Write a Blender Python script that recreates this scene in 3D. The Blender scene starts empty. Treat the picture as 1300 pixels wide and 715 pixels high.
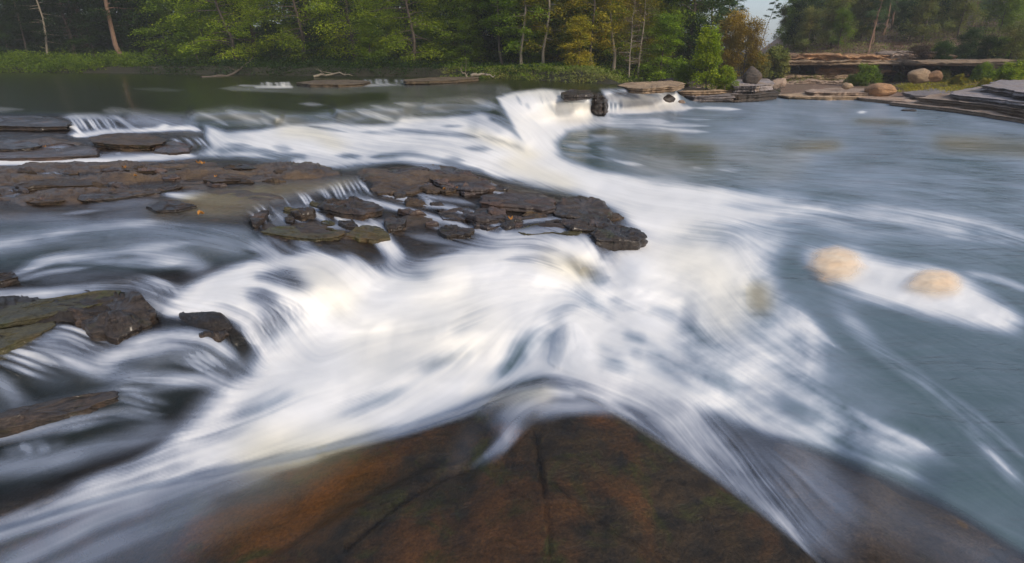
import bpy, math, random
import numpy as np
from mathutils import Vector

C = bpy.context.scene.collection
R = math.radians
SC = bpy.context.scene
random.seed(7)
RNG = np.random.default_rng(11)

# ------------------------------------------------------------------ camera
EYE = 1.3                       # metres above the calm upper pool (z = 0)
PW, PH, FOC, HORIZON = 1300.0, 715.0, 700.0, 72.0
PITCH = math.atan((PH/2 - HORIZON)/FOC)
cam_data = bpy.data.cameras.new('camera')
cam_data.sensor_width = 36.0
cam_data.lens = FOC/PW*36.0
cam_data.clip_start = 0.05
cam_data.clip_end = 2000.0
cam = bpy.data.objects.new('camera', cam_data)
C.objects.link(cam)
cam.location = (0, 0, EYE)
cam.rotation_euler = (math.pi/2 - PITCH, 0, 0)
SC.camera = cam

# ------------------------------------------------------------------ sky, sun, exposure
SUN_EL, SUN_AZ = 33.0, 140.0    # azimuth clockwise from the view direction
world = bpy.data.worlds.new('World')
SC.world = world
world.use_nodes = True
wn, wl = world.node_tree.nodes, world.node_tree.links
wn.clear()
sky = wn.new('ShaderNodeTexSky')
sky.sky_type = 'NISHITA'
sky.sun_disc = False
sky.sun_elevation = R(SUN_EL)
sky.sun_rotation = R(SUN_AZ)
sky.air_density = 1.0
sky.dust_density = 2.5
sky.ozone_density = 1.0
veil = wn.new('ShaderNodeMix'); veil.data_type = 'RGBA'
veil.inputs['Factor'].default_value = 0.28
veil.inputs['B'].default_value = (5.4, 6.1, 7.6, 1)     # thin even cloud over the blue
bg = wn.new('ShaderNodeBackground')
bg.inputs['Strength'].default_value = 0.08
wo = wn.new('ShaderNodeOutputWorld')
wl.new(sky.outputs[0], veil.inputs['A'])
wl.new(veil.outputs['Result'], bg.inputs['Color'])
wl.new(bg.outputs[0], wo.inputs['Surface'])
sd = bpy.data.lights.new('sun', 'SUN')
sd.energy = 1.5
sd.angle = R(14)
sd.color = (1.0, 0.88, 0.72)
sun = bpy.data.objects.new('sun', sd)
C.objects.link(sun)
_e, _a = R(SUN_EL), R(SUN_AZ)
_to = Vector((math.sin(_a)*math.cos(_e), math.cos(_a)*math.cos(_e), math.sin(_e)))
sun.rotation_euler = (-_to).to_track_quat('-Z', 'Y').to_euler()
SC.view_settings.view_transform = 'Standard'
SC.view_settings.look = 'None'
SC.view_settings.exposure = 0.86
SC.view_settings.gamma = 1.0
SC.view_settings.use_curve_mapping = False
SC.cycles.transparent_max_bounces = 12
SC.cycles.max_bounces = 6
SC.cycles.diffuse_bounces = 3
SC.cycles.glossy_bounces = 3
SC.cycles.volume_bounces = 0

# ------------------------------------------------------------------ helpers
_cp, _sp = math.cos(PITCH), math.sin(PITCH)
def spot(px, py, z):
    """ground point of height z that is sighted at this place in the survey photo (numpy friendly)"""
    dx = (np.asarray(px, float) - PW/2)/FOC
    dy = (PH/2 - np.asarray(py, float))/FOC
    vy = _cp + dy*_sp
    vz = dy*_cp - _sp
    t = (np.asarray(z, float) - EYE)/vz
    return dx*t, vy*t
def P3(px, py, z):
    x, y = spot(px, py, z)
    return Vector((float(x), float(y), float(z)))
def at(px, Y):
    """x of something Y metres away that is sighted at column px"""
    return (px - PW/2)/FOC*Y*_cp
def sstep(a, b, x):
    t = np.clip((x - a)/(b - a), 0, 1)
    return t*t*(3 - 2*t)

def _hash(ix, iy, iz, seed):
    h = (ix.astype(np.int64)*374761393 + iy.astype(np.int64)*668265263 + iz.astype(np.int64)*2147483647 + seed*1274126177) & 0xffffffff
    h = ((h ^ (h >> 13))*1274126177) & 0xffffffff
    h = h ^ (h >> 16)
    return (h & 0xffff)/65535.0
def vnoise(x, y, z=None, seed=0):
    x = np.asarray(x, float); y = np.asarray(y, float)
    z = np.zeros_like(x) if z is None else np.asarray(z, float)
    ix, iy, iz = np.floor(x), np.floor(y), np.floor(z)
    fx, fy, fz = x-ix, y-iy, z-iz
    fx, fy, fz = fx*fx*(3-2*fx), fy*fy*(3-2*fy), fz*fz*(3-2*fz)
    r = 0
    for a in (0, 1):
        for b in (0, 1):
            for c in (0, 1):
                w = (fx if a else 1-fx)*(fy if b else 1-fy)*(fz if c else 1-fz)
                r = r + w*_hash(ix+a, iy+b, iz+c, seed)
    return r
def fbm(x, y, z=None, octv=4, seed=0, gain=0.5):
    s, a, n = 0, 1.0, 0
    for k in range(octv):
        f = 2.03**k
        s = s + a*vnoise(np.asarray(x)*f, np.asarray(y)*f, None if z is None else np.asarray(z)*f, seed+17*k)
        n += a; a *= gain
    return s/n

def mesh_obj(name, verts, faces, mat, parent=None, smooth=True):
    me = bpy.data.meshes.new(name)
    verts = np.asarray(verts, np.float32)
    if isinstance(faces, np.ndarray):
        nf, k = faces.shape
        me.vertices.add(len(verts)); me.vertices.foreach_set('co', verts.ravel())
        me.loops.add(nf*k); me.loops.foreach_set('vertex_index', faces.astype(np.int32).ravel())
        me.polygons.add(nf)
        me.polygons.foreach_set('loop_start', np.arange(0, nf*k, k, dtype=np.int32))
        me.polygons.foreach_set('loop_total', np.full(nf, k, np.int32))
        me.update(calc_edges=True)
    else:
        me.from_pydata([tuple(v) for v in verts.tolist()], [], faces)
        me.update()
    if smooth:
        me.polygons.foreach_set('use_smooth', np.ones(len(me.polygons), bool))
    if mat is not None:
        me.materials.append(mat)
    o = bpy.data.objects.new(name, me)
    C.objects.link(o)
    if parent is not None:
        o.parent = parent
    return o
def empty(name, loc):
    o = bpy.data.objects.new(name, None)
    o.empty_display_size = 0.2
    o.location = loc
    C.objects.link(o)
    return o
def tag(o, label=None, cat=None, group=None, kind=None):
    if label: o['label'] = label
    if cat: o['category'] = cat
    if group: o['group'] = group
    if kind: o['kind'] = kind
    return o
def grid_faces(nr, nc):
    i = np.arange(nr*nc).reshape(nr, nc)
    return np.stack([i[:-1, :-1], i[1:, :-1], i[1:, 1:], i[:-1, 1:]], -1).reshape(-1, 4)
def recenter(o):
    """put the origin at the base of a single-mesh thing"""
    me = o.data
    n = len(me.vertices); co = np.empty(n*3, np.float32); me.vertices.foreach_get('co', co); co = co.reshape(-1, 3)
    c = np.array([(co[:, 0].min()+co[:, 0].max())/2, (co[:, 1].min()+co[:, 1].max())/2, co[:, 2].min()], np.float32)
    me.vertices.foreach_set('co', (co-c).ravel()); me.update()
    o.location = [float(v) for v in c]
    return o

# ------------------------------------------------------------------ materials
def new_mat(name):
    m = bpy.data.materials.new(name)
    m.use_nodes = True
    n = m.node_tree.nodes
    n.clear()
    out = n.new('ShaderNodeOutputMaterial')
    return m, n, m.node_tree.links, out
def ramp(n, stops):
    r = n.new('ShaderNodeValToRGB')
    e = r.color_ramp.elements
    while len(e) < len(stops): e.new(0.5)
    for k, (p, c) in enumerate(stops):
        e[k].position = p
        e[k].color = (c, c, c, 1) if not isinstance(c, tuple) else (*c, 1)
    return r
def noise(n, l, scale, detail=5, rough=0.55, vec=None, dist=0.0):
    t = n.new('ShaderNodeTexNoise')
    t.inputs['Scale'].default_value = scale
    t.inputs['Detail'].default_value = detail
    t.inputs['Roughness'].default_value = rough
    t.inputs['Distortion'].default_value = dist
    if vec is not None: l.new(vec, t.inputs['Vector'])
    return t
def cmix(n, l, fac, a, b, mode='MIX'):
    m = n.new('ShaderNodeMix'); m.data_type = 'RGBA'; m.blend_type = mode
    for s, v in (('Factor', fac), ('A', a), ('B', b)):
        if isinstance(v, (int, float)): m.inputs[s].default_value = v
        elif isinstance(v, tuple): m.inputs[s].default_value = (*v, 1)
        else: l.new(v, m.inputs[s])
    return m.outputs['Result']

def rock_mat(name, base, alt, stain, moss=None, rough=(0.35, 0.7), scale=1.0, stain_amt=0.5, moss_amt=0.4, bump=0.5, coat=0.0):
    m, n, l, out = new_mat(name)
    geo = n.new('ShaderNodeNewGeometry')
    pos = geo.outputs['Position']
    mp = n.new('ShaderNodeMapping'); mp.inputs['Scale'].default_value = (1, 1, 4.5)
    l.new(pos, mp.inputs['Vector'])
    big = noise(n, l, 1.3*scale, 6, 0.6, pos, 0.4)
    strata = noise(n, l, 5.0*scale, 7, 0.65, mp.outputs[0], 0.3)
    fine = noise(n, l, 38*scale, 9, 0.78, pos)
    c = cmix(n, l, ramp_out(n, l, strata.outputs[0], ((0.35, 0.0), (0.65, 1.0))), base, alt)
    c = cmix(n, l, ramp_out(n, l, big.outputs[0], ((0.62-0.25*stain_amt, 0.0), (0.8-0.2*stain_amt, 1.0))), c, stain)
    if moss:
        mo = noise(n, l, 2.4*scale, 7, 0.7, pos, 0.6)
        c = cmix(n, l, ramp_out(n, l, mo.outputs[0], ((0.7-0.3*moss_amt, 0.0), (0.8-0.25*moss_amt, 0.85))), c, moss)
    spk = ramp_out(n, l, fine.outputs[0], ((0.36, 0.30), (0.64, 1.5)))
    c = cmix(n, l, 0.8, c, spk, 'MULTIPLY')
    oi = n.new('ShaderNodeObjectInfo'); hs = n.new('ShaderNodeHueSaturation'); mr = n.new('ShaderNodeMapRange')
    mr.inputs['To Min'].default_value = 0.72; mr.inputs['To Max'].default_value = 1.3; l.new(oi.outputs['Random'], mr.inputs['Value'])
    l.new(mr.outputs[0], hs.inputs['Value']); l.new(c, hs.inputs['Color']); c = hs.outputs[0]
    b = n.new('ShaderNodeBsdfPrincipled')
    l.new(c, b.inputs['Base Color'])
    rr = n.new('ShaderNodeMapRange'); rr.inputs['From Min'].default_value = 0.3; rr.inputs['From Max'].default_value = 0.7
    rr.inputs['To Min'].default_value = rough[0]; rr.inputs['To Max'].default_value = rough[1]
    l.new(big.outputs[0], rr.inputs['Value']); l.new(rr.outputs[0], b.inputs['Roughness'])
    b.inputs['Coat Weight'].default_value = coat
    b.inputs['Specular IOR Level'].default_value = 0.32
    b.inputs['Coat Roughness'].default_value = 0.18
    b1 = n.new('ShaderNodeBump'); b1.inputs['Strength'].default_value = bump; b1.inputs['Distance'].default_value = 0.05/scale
    l.new(strata.outputs[0], b1.inputs['Height'])
    b2 = n.new('ShaderNodeBump'); b2.inputs['Strength'].default_value = bump*0.8; b2.inputs['Distance'].default_value = 0.012/scale
    l.new(fine.outputs[0], b2.inputs['Height']); l.new(b1.outputs[0], b2.inputs['Normal'])
    l.new(b2.outputs[0], b.inputs['Normal'])
    l.new(b.outputs[0], out.inputs['Surface'])
    return m
def ramp_out(n, l, src, stops):
    r = ramp(n, stops); l.new(src, r.inputs[0]); return r.outputs[0]

M = {}
M['shelf'] = rock_mat('wet_brown_shelf_rock', (0.036, 0.024, 0.016), (0.085, 0.056, 0.034), (0.105, 0.068, 0.036), (0.050, 0.044, 0.014), (0.38, 0.7), 1.5, 0.55, 0.40, 1.0, 0.10)
M['dark'] = rock_mat('wet_black_rock', (0.016, 0.012, 0.010), (0.055, 0.040, 0.030), (0.095, 0.055, 0.032), (0.035, 0.040, 0.016), (0.22, 0.5), 2.0, 0.3, 0.40, 1.0, 0.3)
M['purple'] = rock_mat('wet_purple_brown_rock', (0.045, 0.034, 0.032), (0.090, 0.066, 0.056), (0.14, 0.075, 0.045), (0.05, 0.045, 0.02), (0.25, 0.5), 1.8, 0.4, 0.25, 1.0, 0.3)
M['olive'] = rock_mat('wet_olive_rock', (0.045, 0.040, 0.020), (0.080, 0.068, 0.032), (0.10, 0.060, 0.025), (0.055, 0.060, 0.018), (0.35, 0.6), 1.6, 0.4, 0.5, 0.9, 0.12)
M['tan'] = rock_mat('dry_tan_sandstone', (0.26, 0.175, 0.105), (0.40, 0.29, 0.19), (0.17, 0.12, 0.085), (0.10, 0.095, 0.035), (0.7, 0.95), 0.6, 0.45, 0.25, 0.9)
M['pale'] = rock_mat('pale_pink_sandstone', (0.30, 0.21, 0.15), (0.42, 0.32, 0.25), (0.20, 0.13, 0.09), (0.14, 0.12, 0.05), (0.7, 0.95), 0.5, 0.4, 0.15, 0.9)
M['orange'] = rock_mat('orange_sandstone', (0.36, 0.20, 0.095), (0.27, 0.155, 0.085), (0.12, 0.08, 0.055), None, (0.7, 0.95), 0.5, 0.5, 0, 0.9)
M['greyrock'] = rock_mat('grey_violet_sandstone', (0.17, 0.15, 0.155), (0.30, 0.26, 0.25), (0.24, 0.17, 0.11), (0.16, 0.14, 0.04), (0.6, 0.9), 0.6, 0.4, 0.35, 0.9)
M['shade'] = rock_mat('shade_dark_rock', (0.045, 0.038, 0.034), (0.085, 0.068, 0.055), (0.12, 0.08, 0.05), None, (0.7, 0.95), 0.6, 0.4, 0, 0.9)  # dark rock; the tone also stands for shade under overhangs and trees
M['slab'] = rock_mat('rusty_brown_slab_rock', (0.034, 0.028, 0.020), (0.105, 0.066, 0.030), (0.235, 0.098, 0.028), (0.082, 0.086, 0.020), (0.26, 0.5), 1.7, 0.60, 0.62, 0.9, 0.22)
M['ledge'] = rock_mat('brown_far_ledge_rock', (0.10, 0.070, 0.042), (0.19, 0.14, 0.085), (0.06, 0.045, 0.03), (0.06, 0.06, 0.02), (0.5, 0.8), 0.9, 0.5, 0.4, 0.9)
M['wedge'] = rock_mat('smooth_violet_grey_rock', (0.030, 0.027, 0.028), (0.055, 0.046, 0.042), (0.075, 0.052, 0.036), (0.04, 0.04, 0.02), (0.25, 0.5), 1.5, 0.4, 0.2, 0.7, 0.3)

def soil_mat(name, a, b, c):
    m, n, l, out = new_mat(name)
    pos = n.new('ShaderNodeNewGeometry').outputs['Position']
    t1 = noise(n, l, 0.5, 8, 0.65, pos); t2 = noise(n, l, 6.0, 6, 0.7, pos)
    col = cmix(n, l, ramp_out(n, l, t1.outputs[0], ((0.4, 0.0), (0.62, 1.0))), a, b)
    col = cmix(n, l, ramp_out(n, l, t2.outputs[0], ((0.45, 0.0), (0.65, 1.0))), col, c)
    p = n.new('ShaderNodeBsdfPrincipled'); l.new(col, p.inputs['Base Color']); p.inputs['Roughness'].default_value = 0.95
    bu = n.new('ShaderNodeBump'); bu.inputs['Distance'].default_value = 0.2; bu.inputs['Strength'].default_value = 0.8
    l.new(t2.outputs[0], bu.inputs['Height']); l.new(bu.outputs[0], p.inputs['Normal'])
    l.new(p.outputs[0], out.inputs['Surface'])
    return m
M['forest_floor'] = soil_mat('forest_floor_soil', (0.022, 0.017, 0.009), (0.034, 0.027, 0.012), (0.020, 0.028, 0.008))
M['hillside'] = soil_mat('hillside_soil', (0.19, 0.115, 0.08), (0.12, 0.09, 0.05), (0.27, 0.17, 0.125))
M['bed'] = rock_mat('brown_and_black_bed_rock', (0.036, 0.024, 0.016), (0.085, 0.056, 0.034), (0.105, 0.068, 0.036), (0.050, 0.044, 0.014), (0.3, 0.6), 1.5, 0.55, 0.40, 1.0, 0.15)
def _wet_shade(m):
    # dark wet rock plus shade of fall faces and heap gaps, put into colour
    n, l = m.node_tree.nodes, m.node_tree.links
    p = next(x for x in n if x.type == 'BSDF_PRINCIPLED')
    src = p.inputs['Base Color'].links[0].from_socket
    a = n.new('ShaderNodeAttribute'); a.attribute_name = 'wet_shade'
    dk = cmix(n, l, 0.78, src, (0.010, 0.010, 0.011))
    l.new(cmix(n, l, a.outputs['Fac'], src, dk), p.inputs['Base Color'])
_wet_shade(M['bed'])

def leaf_mat(name, a, b, c, transl=0.35):
    m, n, l, out = new_mat(name)
    at_ = n.new('ShaderNodeAttribute'); at_.attribute_name = 'leaf_tone'
    oi = n.new('ShaderNodeObjectInfo')
    pos = n.new('ShaderNodeNewGeometry').outputs['Position']
    big = noise(n, l, 0.9, 3, 0.5, pos)
    col = cmix(n, l, ramp_out(n, l, at_.outputs['Fac'], ((0.15, 0.0), (0.9, 1.0))), a, b)
    col = cmix(n, l, ramp_out(n, l, big.outputs[0], ((0.45, 0.0), (0.68, 0.8))), col, c)
    hs = n.new('ShaderNodeHueSaturation')
    mr = n.new('ShaderNodeMapRange'); mr.inputs['To Min'].default_value = 0.72; mr.inputs['To Max'].default_value = 1.25
    l.new(oi.outputs['Random'], mr.inputs['Value']); l.new(mr.outputs[0], hs.inputs['Value'])
    l.new(col, hs.inputs['Color'])
    d = n.new('ShaderNodeBsdfPrincipled'); d.inputs['Roughness'].default_value = 0.6; l.new(hs.outputs[0], d.inputs['Base Color'])
    d.inputs['Specular IOR Level'].default_value = 0.2
    t = n.new('ShaderNodeBsdfTranslucent'); l.new(hs.outputs[0], t.inputs['Color'])
    mx = n.new('ShaderNodeMixShader'); mx.inputs[0].default_value = transl
    l.new(d.outputs[0], mx.inputs[1]); l.new(t.outputs[0], mx.inputs[2])
    l.new(mx.outputs[0], out.inputs['Surface'])
    return m
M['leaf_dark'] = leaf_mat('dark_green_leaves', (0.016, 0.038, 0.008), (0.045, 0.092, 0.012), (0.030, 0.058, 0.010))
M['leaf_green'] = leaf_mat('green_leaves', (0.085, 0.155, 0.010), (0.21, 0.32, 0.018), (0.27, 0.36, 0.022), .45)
M['leaf_bright'] = leaf_mat('bright_green_leaves', (0.17, 0.27, 0.010), (0.42, 0.48, 0.022), (0.30, 0.42, 0.018), .45)
M['leaf_yellow'] = leaf_mat('yellow_green_leaves', (0.20, 0.21, 0.016), (0.42, 0.31, 0.025), (0.28, 0.29, 0.02))
M['leaf_gold'] = leaf_mat('golden_olive_leaves', (0.26, 0.18, 0.022), (0.38, 0.25, 0.032), (0.22, 0.19, 0.025))
M['leaf_dry'] = leaf_mat('dry_brown_leaves', (0.11, 0.07, 0.045), (0.17, 0.11, 0.07), (0.12, 0.09, 0.05))
M['leaf_pine'] = leaf_mat('blue_green_needles', (0.060, 0.115, 0.045), (0.115, 0.185, 0.060), (0.09, 0.15, 0.05), 0.2)
M['leaf_olive'] = leaf_mat('olive_green_leaves', (0.115, 0.145, 0.032), (0.20, 0.23, 0.050), (0.23, 0.20, 0.055), 0.25)
def bark_mat(name, a, b):
    m, n, l, out = new_mat(name)
    pos = n.new('ShaderNodeNewGeometry').outputs['Position']
    mp = n.new('ShaderNodeMapping'); mp.inputs['Scale'].default_value = (6, 6, 1.2); l.new(pos, mp.inputs['Vector'])
    t = noise(n, l, 3.0, 6, 0.7, mp.outputs[0])
    col = cmix(n, l, ramp_out(n, l, t.outputs[0], ((0.35, 0.0), (0.65, 1.0))), a, b)
    p = n.new('ShaderNodeBsdfPrincipled'); l.new(col, p.inputs['Base Color']); p.inputs['Roughness'].default_value = 0.9
    bu = n.new('ShaderNodeBump'); bu.inputs['Distance'].default_value = 0.05; l.new(t.outputs[0], bu.inputs['Height']); l.new(bu.outputs[0], p.inputs['Normal'])
    l.new(p.outputs[0], out.inputs['Surface'])
    return m
M['bark'] = bark_mat('grey_brown_bark', (0.06, 0.048, 0.036), (0.14, 0.11, 0.085))
M['bark_pale'] = bark_mat('pale_grey_bark', (0.16, 0.135, 0.10), (0.28, 0.24, 0.18))
M['bark_red'] = bark_mat('reddish_pine_bark', (0.14, 0.085, 0.055), (0.26, 0.16, 0.11))
# ------------------------------------------------------------------ the river: one sheet of water, cells finer towards the viewpoint
GX = np.arange(-260, 1562, 1.8)
_r = [84.0]
while _r[-1] < 870: _r.append(_r[-1] + (1.0 if _r[-1] < 300 else min(2.2, 1.0 + (_r[-1]-300)/180)))
GY = np.array(_r)
NC, NR = len(GX), len(GY)
QX, QY = np.meshgrid(GX, GY)

_ys = np.arange(60, 900, 1.0)
_yc = np.concatenate([[0], np.cumsum(np.maximum(0.9, 260/np.maximum(_ys[:-1]-40, 20)))])
def yy(p): return np.interp(p, _ys, _yc)

def rbf(ctrl, qx, qy):
    c = np.array(ctrl, float)
    ax, ay, az = c[:, 0], yy(c[:, 1]), c[:, 2]
    D = np.hypot(ax[:, None]-ax, ay[:, None]-ay)
    n = len(c)
    A = np.zeros((n+1, n+1)); A[:n, :n] = -D; A[:n, n] = 1; A[n, :n] = 1
    A[:n, :n] += np.eye(n)*1.0
    w = np.linalg.solve(A, np.concatenate([az, [0]]))
    out = np.full(qx.shape, w[n])
    yq = yy(qy)
    for k in range(n):
        out -= w[k]*np.hypot(qx-ax[k], yq-ay[k])
    return out
def blur(a, rx, ry):
    for ax, r in ((1, rx), (0, ry)):
        if r < 1: continue
        for _ in range(2):
            n = a.shape[ax]
            c = np.cumsum(a, axis=ax)
            c = np.concatenate([np.zeros_like(np.take(c, [0], ax)), c], ax)
            i = np.arange(n); lo = np.clip(i-r, 0, n); hi = np.clip(i+r+1, 0, n)
            shp = [1, 1]; shp[ax] = n
            a = (np.take(c, hi, ax)-np.take(c, lo, ax))/(hi-lo).reshape(shp)
    return a
def seg_dist(x, y, pts, ky=1.0):
    """distance to a polyline and the interpolated half-width of the nearest place"""
    best = np.full(x.shape, 1e9); wid = np.zeros(x.shape)
    for (x0, y0, w0), (x1, y1, w1) in zip(pts[:-1], pts[1:]):
        vx, vy = x1-x0, (y1-y0)*ky
        L = vx*vx+vy*vy+1e-9
        t = np.clip(((x-x0)*vx+(y-y0)*ky*vy)/L, 0, 1)
        d = np.hypot(x-x0-t*vx, (y-y0)*ky-t*vy)
        w = w0+t*(w1-w0)
        m = d-w < best-wid
        best = np.where(m, d, best); wid = np.where(m, w, wid)
    return best, wid
def _box(pts, pad):
    xs = [p[0] for p in pts]; ys = [p[1] for p in pts]
    c0, c1 = np.searchsorted(GX, (min(xs)-pad, max(xs)+pad)); r0, r1 = np.searchsorted(GY, (min(ys)-pad, max(ys)+pad))
    return slice(r0, r1), slice(c0, c1)
def stroke(arr, val, pts, w=None, op=1.0, soft=0.8, ky=1.0, add=False):
    pts = [(p[0], p[1], (p[2] if len(p) > 2 else w)) for p in pts]
    if len(pts) == 1: pts = pts*2
    mw = max(p[2] for p in pts)
    s = _box(pts, mw*(1+soft)+2)
    x, y = QX[s], QY[s]
    if x.size == 0: return
    d, wd = seg_dist(x, y, pts, ky)
    m = (1-sstep(wd*(1-soft), wd*(1+soft), d))*op
    arr[s] = arr[s]+val*m if add else arr[s]*(1-m)+val*m
def inside(x, y, pts):
    ins = np.zeros(x.shape, bool)
    n = len(pts)
    for i in range(n):
        x0, y0 = pts[i][:2]; x1, y1 = pts[(i+1) % n][:2]
        if y0 == y1: continue
        c = ((y0 > y) != (y1 > y)) & (x < (x1-x0)*(y-y0)/(y1-y0)+x0)
        ins ^= c
    return ins
def pmask(pts, feather):
    m = np.zeros(QX.shape)
    s = _box(pts, feather*2+2)
    x, y = QX[s], QY[s]
    P = [(p[0], p[1], 0.0) for p in pts]
    d, _ = seg_dist(x, y, P+[P[0]])
    sd_ = np.where(inside(x, y, pts), d, -d)
    m[s] = sstep(-feather, feather, sd_)
    return m
def area(arr, val, pts, feather=4, op=1.0, add=False):
    m = pmask(pts, feather)*op
    if add: arr += val*m
    else: arr[:] = arr*(1-m)+val*m

# heights of the water in metres (calm upper pool 0, lower pool -0.95), noted as (column, row, height)
ZP = [(x, y, 0.0) for x in (-260, -100, 50, 200, 350, 500) for y in (112, 125)]
ZP += [(x, y, 0.10) for x in (-260, -100, 50, 200, 350, 500, 600) for y in (86, 97)]
ZP += [(600, 112, 0.0), (700, 88, 0.08), (700, 108, 0.0), (780, 86, 0.05), (780, 107, 0.0), (830, 106, -0.02)]
ZP += [(x, y, -0.95) for x, y in ((930, 90), (930, 120), (1000, 90), (1000, 125), (1150, 90), (1150, 140), (1300, 90), (1300, 150), (1560, 90), (1560, 160),
       (780, 155), (870, 138), (900, 160), (780, 200), (900, 220), (1100, 200), (1300, 250), (1560, 300), (1300, 400), (1560, 500), (1300, 560), (1560, 700), (1120, 330), (1110, 450), (1200, 520))]
ZP += [(-260, 142, 0.0), (0, 143, 0.0), (100, 147, -0.01), (200, 146, -0.01), (240, 140, 0.0), (300, 138, 0.01), (370, 146, -0.01), (430, 138, 0.01), (500, 129, 0.01), (560, 126, 0.02), (620, 126, 0.0)]
ZP += [(-260, 182, -0.22), (0, 178, -0.2), (100, 172, -0.2), (200, 168, -0.22), (250, 166, -0.24), (300, 160, -0.22), (380, 160, -0.24), (450, 156, -0.22), (500, 152, -0.22), (560, 148, -0.22), (610, 143, -0.18)]
ZP += [(250, 185, -0.27), (350, 180, -0.3), (450, 185, -0.33), (550, 165, -0.33), (550, 190, -0.36), (600, 185, -0.42), (640, 150, -0.26), (650, 165, -0.38), (630, 205, -0.55), (660, 195, -0.66), (690, 175, -0.8), (690, 200, -0.85), (720, 220, -0.88)]
ZP += [(645, 122, 0.0), (690, 117, -0.01), (745, 117, -0.03), (665, 130, -0.1), (672, 145, -0.35), (690, 157, -0.85), (745, 150, -0.93), (715, 153, -0.9), (700, 130, -0.2), (740, 128, -0.25),
       (790, 115, -0.03), (835, 113, -0.06), (820, 118, -0.3), (850, 119, -0.4), (780, 141, -0.93), (775, 128, -.5), (820, 139, -0.93), (850, 134, -0.93)]
ZP += [(760, 240, -0.92), (850, 270, -0.88), (950, 270, -0.90), (1000, 300, -0.94), (1000, 400, -0.95), (900, 330, -0.93), (850, 330, -0.88), (900, 400, -0.92)]
ZP += [(-260, 205, -0.29), (0, 205, -0.29), (120, 206, -0.29), (240, 200, -0.29), (0, 230, -0.31), (130, 235, -0.31), (250, 225, -0.31), (400, 212, -0.33), (330, 250, -0.33), (200, 265, -0.335), (450, 222, -0.335), (520, 212, -0.36), (600, 220, -0.40), (700, 240, -0.66), (620, 232, -0.45)]
ZP += [(470, 226, -0.335), (430, 232, -0.335), (385, 243, -0.335), (345, 256, -0.335), (322, 268, -0.34), (440, 252, -0.45), (395, 264, -0.45), (350, 280, -0.46), (325, 291, -0.45)]
ZP += [(400, 285, -0.47), (500, 250, -0.47), (560, 245, -0.47), (600, 265, -0.53), (560, 290, -0.57), (490, 292, -0.54), (470, 325, -0.62), (440, 305, -0.50), (380, 305, -0.5), (650, 255, -0.54), (730, 270, -0.62), (800, 300, -0.78), (700, 290, -0.60), (640, 300, -0.58), (780, 320, -0.8)]
ZP += [(-260, 275, -0.36), (0, 275, -0.36), (120, 272, -0.36), (0, 300, -0.37), (100, 302, -0.37), (200, 285, -0.36), (280, 288, -0.365), (-260, 330, -0.42), (0, 335, -0.42), (150, 340, -0.42), (250, 318, -0.40), (330, 318, -0.46), (290, 330, -0.45)]
ZP += [(195, 362, -0.45), (180, 390, -0.56), (230, 385, -0.56), (270, 355, -0.53), (320, 343, -0.47), (370, 332, -0.48), (400, 338, -0.49), (440, 340, -0.52), (360, 368, -0.50), (400, 362, -0.5), (300, 390, -0.53), (335, 405, -0.55), (430, 362, -0.58), (325, 440, -0.76), (370, 420, -0.74), (420, 395, -0.73), (465, 365, -0.71), (490, 345, -0.69)]
ZP += [(-260, 380, -0.46), (0, 380, -0.46), (60, 365, -0.46), (140, 362, -0.455), (-260, 430, -0.5), (0, 425, -0.5), (80, 410, -0.5), (130, 440, -0.64), (190, 410, -0.62), (220, 430, -0.62), (60, 440, -0.58), (0, 450, -0.56), (40, 490, -0.74), (120, 480, -0.72), (190, 455, -0.63), (235, 430, -0.61), (270, 440, -0.64), (300, 465, -0.77), (230, 480, -0.72), (-260, 520, -0.72), (0, 520, -0.76), (90, 510, -0.72), (150, 490, -0.70), (175, 505, -0.76), (100, 535, -0.76), (0, 565, -0.82), (60, 560, -0.79), (200, 530, -0.82), (120, 560, -0.83)]
ZP += [(500, 400, -0.76), (540, 345, -0.66), (600, 340, -0.65), (600, 400, -0.78), (680, 312, -0.61), (740, 306, -0.615), (755, 318, -0.66), (750, 348, -0.82), (770, 335, -0.84), (680, 345, -0.67), (700, 372, -0.79), (500, 450, -0.82), (600, 465, -0.85), (700, 440, -0.86), (800, 395, -0.88), (820, 350, -0.86), (850, 450, -0.92), (400, 490, -0.85), (300, 530, -0.88), (200, 575, -0.87), (0, 620, -0.86), (600, 500, -0.86), (700, 485, -0.86), (500, 530, -0.86), (400, 565, -0.86), (950, 450, -0.95), (950, 490, -0.93), (770, 480, -0.86)]
ZP += [(870, 512, -0.80), (1000, 556, -0.80), (1100, 594, -0.84), (1200, 636, -0.90), (1300, 696, -0.95), (900, 560, -0.80), (1000, 620, -0.79), (1100, 660, -0.80), (1200, 705, -0.86), (1060, 720, -0.8), (1300, 800, -0.86), (1100, 860, -0.76), (1560, 860, -0.95), (1060, 570, -0.93), (1160, 605, -0.95)]
ZP += [(-260, 700, -0.86), (0, 760, -0.86), (300, 700, -0.88), (600, 650, -0.9), (700, 860, -0.9), (900, 680, -0.9), (-260, 870, -0.86)]
Z = rbf(ZP, QX, QY)
Z = blur(Z, 3, 2)

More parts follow.
